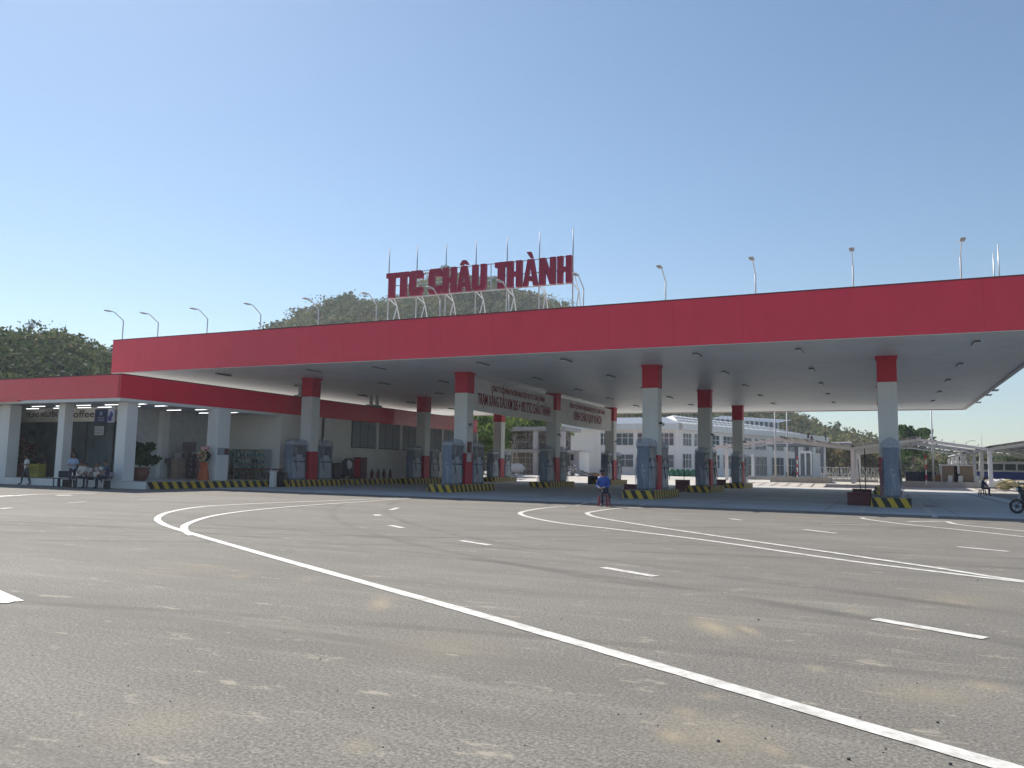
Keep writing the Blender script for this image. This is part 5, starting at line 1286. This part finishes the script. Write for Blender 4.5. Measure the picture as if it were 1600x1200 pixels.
MB().blob((0, 0, .75), (1.1, .7, .7), 14, 9).build('shell', WHITE, tk); MB().box(-.7, -.5, -.4, .4, -.1, .3).build('foot', CONC, tk); MB().box(.5, .7, -.4, .4, -.1, .3).build('foot', CONC, tk)
# green drums
GRN = mat('green_plastic', (.015, .13, .07), .45, .12)
gd = thing('green_drum', '', 'drum', (0, 0, 0), 0, 'green drums before the hall')
MB().lathe([(.42, 0), (.45, .1), (.45, .42), (.47, .45), (.45, .48), (.45, .85), (.4, .95)], n=14).build('drum', GRN, gd); MB().lathe([(.41, .952), (.41, 1.02), (.1, 1.06)], n=14).build('lid', GRN, gd)
for q in range(5):
    o = gd if q == 0 else copy_tree(gd); y = 112.0
    place(o, (xat(1050+q*8, y), y, HG-.02), 0, f'green plastic drum in the row before the hall, {ORD[q]} from the left')
# three workers up on the wing roof
for q, (p, py, y) in enumerate(((1263, 690, 150), (1268, 692, 150), (1290, 688, 160))):
    b0 = aty(p, py, y)
    person(['worker in dark clothes standing on the slab edge by the hall roof', 'second smaller worker stooping on the slab by the hall roof', 'worker in dark clothes at the right end of the hall roof'][q], (b0[0], b0[1], b0[2]), R(30*q), stand('front', .1) if q != 1 else sit(.5, 'knees'), NAVY, NAVY, 1.0)

# ------------------------------------------------------------------ carports
CPW = mat('carport_steel', (.62, .63, .64), .5, .06); CPR = mat('carport_sheet', (.17, .18, .20), .5, .08)
def carport(label, px_cols, yfront, depth, nbay, skip=()):
    t = thing('carport', label, 'carport', (0, 0, 0)); CY0 = yfront
    maxk = lambda q: 1 if q == 0 else (4 if q == 1 else nbay)
    X = [xat(p, CY0, 745) for p in px_cols]; zv = 4.05; zr = 4.95
    for k in range(nbay):
        y = CY0+depth*k/(nbay-1)
        for x in (X if k <= 4 else X[2:]): MB().box(x-.17, x+.17, y-.17, y+.17, .4, zv-.3).build('post', CPW, t)
        fr = MB()
        for x, x2 in zip(X[:-1], X[1:]):
            xm = (x+x2)/2; h_ = .26 if k == 0 else .13
            if k > maxk(X.index(x)): continue
            fr.bar((x, y, zv-.2), (xm, y, zr-.2), .18, h_); fr.bar((xm, y, zr-.2), (x2, y, zv-.2), .18, h_); fr.box(xm-.2, xm+.2, y-.14, y+.14, zr-.35, zr+.12)
        fr.build('rafter', CPW if k == 0 else GREYM, t)
    pu = MB(); shm = MB()
    for q, (x, x2) in enumerate(zip(X[:-1], X[1:])):
        xm = (x+x2)/2
        for s in range(7):
            f_ = s/6
            for (u, v, zu, zv_) in ((x, xm, zv, zr), (xm, x2, zr, zv)):
                xx = u+(v-u)*f_; zz = zu+(zv_-zu)*f_; pu.bar((xx, CY0-1, zz+.06), (xx, CY0+depth*min(nbay-1, maxk(q))/(nbay-1)+1, zz+.06), .07, .12)
        for h_, (u, v, zu, zv_) in enumerate(((x, xm, zv, zr), (xm, x2, zr, zv))):
            for k in range(nbay-1):
                if (q, h_, k) in skip or k >= maxk(q): continue
                y0 = CY0-1 if k == 0 else CY0+depth*k/(nbay-1); y1 = CY0+depth*(k+1)/(nbay-1)+(1 if k == nbay-2 else 0)
                shm.quad([(u, y0, zu+.14), (v, y0, zv_+.14), (v, y1, zv_+.14), (u, y1, zu+.14)])
    pu.build('purlins', GREYM, t); shm.build('roof_sheet', CPR, t)
    return t
carport('large steel carport with valley posts behind the rightmost column', (1118, 1333, 1548, 1763), 86.0, 48, 8, skip={(1, 1, 0), (1, 1, 1), (0, 0, 0), (0, 0, 1), (1, 1, 3)})
# dark shade mesh fence and booth
BROWN = mat('brown_board', (.30, .22, .15), .7, .15, 2., stretch=(1, 1, 5))
bt_ = thing('ticket_booth', 'open brown board booth with white trim at the right', 'booth', (0, 0, 0))
YB_ = 93.0; bxl = lambda p: xat(p, YB_, 745); bz = lambda py: float(aty(1498, py, YB_)[2])
zb0, zb1 = bz(754), bz(728)
MB().box(bxl(1472), bxl(1491), YB_, YB_+.12, zb0, zb1).build('left_board', BROWN, bt_); MB().box(bxl(1500), bxl(1521), YB_, YB_+.12, zb0, zb1).build('right_board', BROWN, bt_)
MB().box(bxl(1472), bxl(1521), YB_+2.2, YB_+2.3, zb0, zb1).build('back_wall', mat('booth_dark', (.05, .035, .04), .8), bt_)
MB().box(bxl(1472)-.08, bxl(1472)-.002, YB_-.02, YB_+2.3, zb0, zb1).build('side_wall', WHITE, bt_); MB().box(bxl(1521)+.002, bxl(1521)+.1, YB_-.02, YB_+2.3, zb0, zb1).build('side_wall', WHITE, bt_)
MB().box(bxl(1470), bxl(1523), YB_-.1, YB_+2.4, zb1+.003, zb1+.14).build('roof', WHITE, bt_)
MB().box(bxl(1500)-.22, bxl(1500)-.002, YB_-.03, YB_+.12, zb0+.9, zb1-.002).build('white_panel', WHITE, bt_)
person('person in black sitting inside the brown booth', (bxl(1494.5), YB_+1.0, zb0), 0, sit(.5, 'lap'), BLACK, BLACK, 1.0)
stool('dark stool inside the brown booth', (bxl(1494.5), YB_+1.0, zb0), 0, BLACK, .5)
for q, (p, lab) in enumerate(((1483, 'white board leaning at the foot of the booth, left'), (1499, 'white board leaning at the foot of the booth, middle'), (1525, 'small framed white panel standing right of the booth'))):
    t = thing('leaning_board', lab, 'board', (bxl(p), YB_-.5, zb0-.3), 0, 'boards leaning at the booth')
    MB().prism([(-.22, 0), (.22, 0), (.30, 1.0), (-.10, 1.0)], lambda u, v: (u, v*.2, v), (0, .04, 0)).build('board', WHITE, t); MB().bar((-.2, .06, .1), (.22, .2, .9), .04).build('batten', PLY, t)
pl = thing('plywood_sheet', 'brown plywood sheet left of the booth', 'board', (bxl(1465), YB_+.4, zb0-.1)); MB().box(-.5, .55, 0, .05, 0, .85).build('sheet', mat('rust_ply', (.33, .16, .08), .8, .15), pl); MB().box(-.5, .55, .052, .09, .1, .2).build('batten', PLY, pl)
fn_ = thing('mesh_fence', 'dark shade mesh fence right of the rightmost column', 'fence', (0, 0, 0)); YM = 98.0
m0, m1 = xat(1415, YM), xat(1463, YM); zt_, zb_ = float(aty(1440, 737, YM)[2]), float(aty(1440, 752, YM)[2])
nn = 12; mb_ = MB()
for k in range(nn):
    u0 = m0+(m1-m0)*k/nn; u1 = m0+(m1-m0)*(k+1)/nn; mb_.quad([(u0, YM+.06*math.sin(k), zb_), (u1, YM+.06*math.sin(k+1), zb_), (u1, YM+.06*math.sin(k+1), zt_-.05*(k % 2)), (u0, YM+.06*math.sin(k), zt_-.05*((k+1) % 2))])
mb_.build('mesh_cloth', mat('shade_mesh', (.035, .035, .055), .8, .3, 4.), fn_)
for k in range(5): u = m0+(m1-m0)*k/4; MB().tube([(u, YM+.1, .4), (u, YM+.1, zt_+.1)], .04, 6).build('post', GALV, fn_)
rp = thing('hazard_pole', 'red and white banded pole left of the tall lamp post', 'pole', (xat(1447, 88), 88, .4))
for k in range(6): MB().tube([(0, 0, k*.5+.002), (0, 0, k*.5+.498)], .06, 8).build('band', [WHITE, REDC][k % 2], rp)
rp = thing('hazard_pole', 'red and white banded pole before the hall entrance', 'pole', (xat(1246, 112), 112, .48))
for k in range(6): MB().tube([(0, 0, k*.5+.002), (0, 0, k*.5+.498)], .06, 8).build('band', [WHITE, REDC][k % 2], rp)
# tall lamp posts
def lamp_post(label, p, y, h, arms):
    t = thing('street_lamp', label, 'lamp post', (xat(p, y), y, float(gz(0, y))), 0, 'tall lamp posts in the yard')
    MB().tube([(0, 0, 0), (0, 0, h*.5), (0, 0, h)], [.11, .085, .06], 10).build('pole', GREYM, t); MB().box(-.22, .22, -.22, .22, 0, .06).build('base_plate', GALV, t)
    for s in arms:
        MB().tube([(0, 0, h), (s*.45, 0, h+.35), (s*1.2, 0, h+.6)], .04, 8).build('arm', GALV, t); MB().box(min(s*1.1, s*1.75), max(s*1.1, s*1.75), -.12, .12, h+.56, h+.64, bev=.02).build('lamp_head', GREYM, t)
lamp_post('tall grey lamp post before the hall, left of two', 1212, 96, 8.4, (1, -1)); lamp_post('tall grey lamp post before the hall, right of two', 1231, 94, 8.2, (1, -1))
lamp_post('tall lamp post with two arms right of the rightmost column', 1458.5, 92, 7.9, (1, -1))
lamp_post('thin distant lamp post left of the right carport post', 1507, 150, 5.9, (1,)); 
lamp_post('thin distant pole at the far right behind the booth', 1536, 190, 9.4, ())
# scaffold style rail fence
rf_ = thing('rail_fence', 'pale metal rail fence behind the apron, left of the rightmost column', 'fence', (0, 0, 0)); YR = 101.0
for z, nm in ((float(aty(1330, 731, YR)[2]), 'rail'), (float(aty(1330, 741, YR)[2]), 'rail')):
    MB().bar((xat(1283, YR), YR, z), (xat(1400, YR), YR, z), .07).build(nm, GREYM, rf_)
for k in range(26):
    x = xat(1283, YR)+(xat(1400, YR)-xat(1283, YR))*k/25; MB().bar((x, YR, .45), (x+random.uniform(-.05, .05), YR, float(aty(1330, 730, YR)[2])), .06).build('post', GREYM, rf_)
sr = MB()
for k in range(60):
    x = random.uniform(xat(1283, YR), xat(1400, YR)); z = random.uniform(.5, 1.6); sr.bar((x, YR+.8+random.random(), .45), (x+random.uniform(-.8, .8), YR+1.2, z+.6), .05)
tag(sr.build('stacked_scaffold_poles', PALEC), 'tangle of pale scaffold poles behind the rail fence', 'poles')
# kerbed planting islands in the yard
def kerb_bed(label, p0, p1, y0, y1, h):
    t = thing('kerb_bed', label, 'kerb', (0, 0, 0), 0, 'kerbed beds in the yard')
    x0, x1 = xat(p0, y0), xat(p1, y0); g_ = float(gz(0, y0))
    MB().box(x0, x1, y0, y0+.2, g_-.1, g_+h).build('kerb', CONC, t); MB().box(x0, x0+.2, y0+.202, y1, g_-.2, g_+h).build('kerb', CONC, t); MB().box(x1-.2, x1, y0+.202, y1, g_-.2, g_+h).build('kerb', CONC, t)
    MB().box(x0+.202, x1-.202, y0+.202, y1, g_-.1, g_+h-.06).build('soil', EARTH, t)
kerb_bed('long grey kerb bed under the two lamp posts', 1203, 1297, 93, 97, .62)
kerb_bed('grey kerb bed in front of the brown booth', 1400, 1560, 90, 92.6, .55)
kerb_bed('low pale kerb bed before the rail fence', 1298, 1372, 98.2, 100.2, .3)
kerb_bed('low pale kerb bed behind the third rear dispensers', 1168, 1202, 99, 103, .35)
SACK = mat('yellow_sack', (.50, .42, .22), .8, .15)
def sack_pile(label, p, y, n, m, w):
    t = thing('sack_pile', label, 'sacks', (xat(p, y), y, float(gz(0, y))), 0, 'sack piles at the right')
    for k in range(n):
        MB().blob((random.uniform(-w, w), random.uniform(-.4, .4), .22+random.random()*.6), (random.uniform(.35, .6), .35, .25), 8, 6, 0, .12).build('sack', m, t)
sack_pile('pile of white sacks under the right carport post', 1555, 87, 9, WHITE, 1.0); sack_pile('pile of yellow sacks right of the white sacks', 1578, 86, 9, SACK, .9)
vb = thing('parked_bus', 'blue and white bus partly hidden behind the right carport posts', 'bus', (xat(1560, 128), 128, .5))
MB().box(-5.5, 5.5, 0, 2.4, .35, 1.4, bev=.1).build('lower_body', mat('bus_blue', (.02, .05, .28), .35), vb); MB().box(-5.5, 5.5, .02, 2.38, 1.402, 2.9, bev=.12).build('upper_body', WHITE, vb)
for k in range(7): MB().box(-5.2+k*1.5, -3.9+k*1.5, -.01, .018, 1.65, 2.5).build('window', DDARK, vb)
for s in (-3.6, 3.4): MB().tube([(s, -.03, .45), (s, .25, .45)], .45, 16).build('wheel', BLACK, vb)

# ------------------------------------------------------------------ haze
hzv = MB().box(-1000, 1000, -400, 1200, -2.0, 112); hm = bpy.data.materials.new('haze'); hm.use_nodes = True; t_ = hm.node_tree
t_.nodes.remove(t_.nodes['Principled BSDF']); pv = t_.nodes.new('ShaderNodeVolumePrincipled'); pv.inputs['Density'].default_value = HAZE; pv.inputs['Color'].default_value = (.80, .88, 1, 1); pv.inputs['Anisotropy'].default_value = .35
t_.links.new(pv.outputs[0], t_.nodes['Material Output'].inputs['Volume'])
hm.cycles.homogeneous_volume = True if hasattr(hm.cycles, 'homogeneous_volume') else False
tag(hzv.build('haze', hm), kind='stuff')
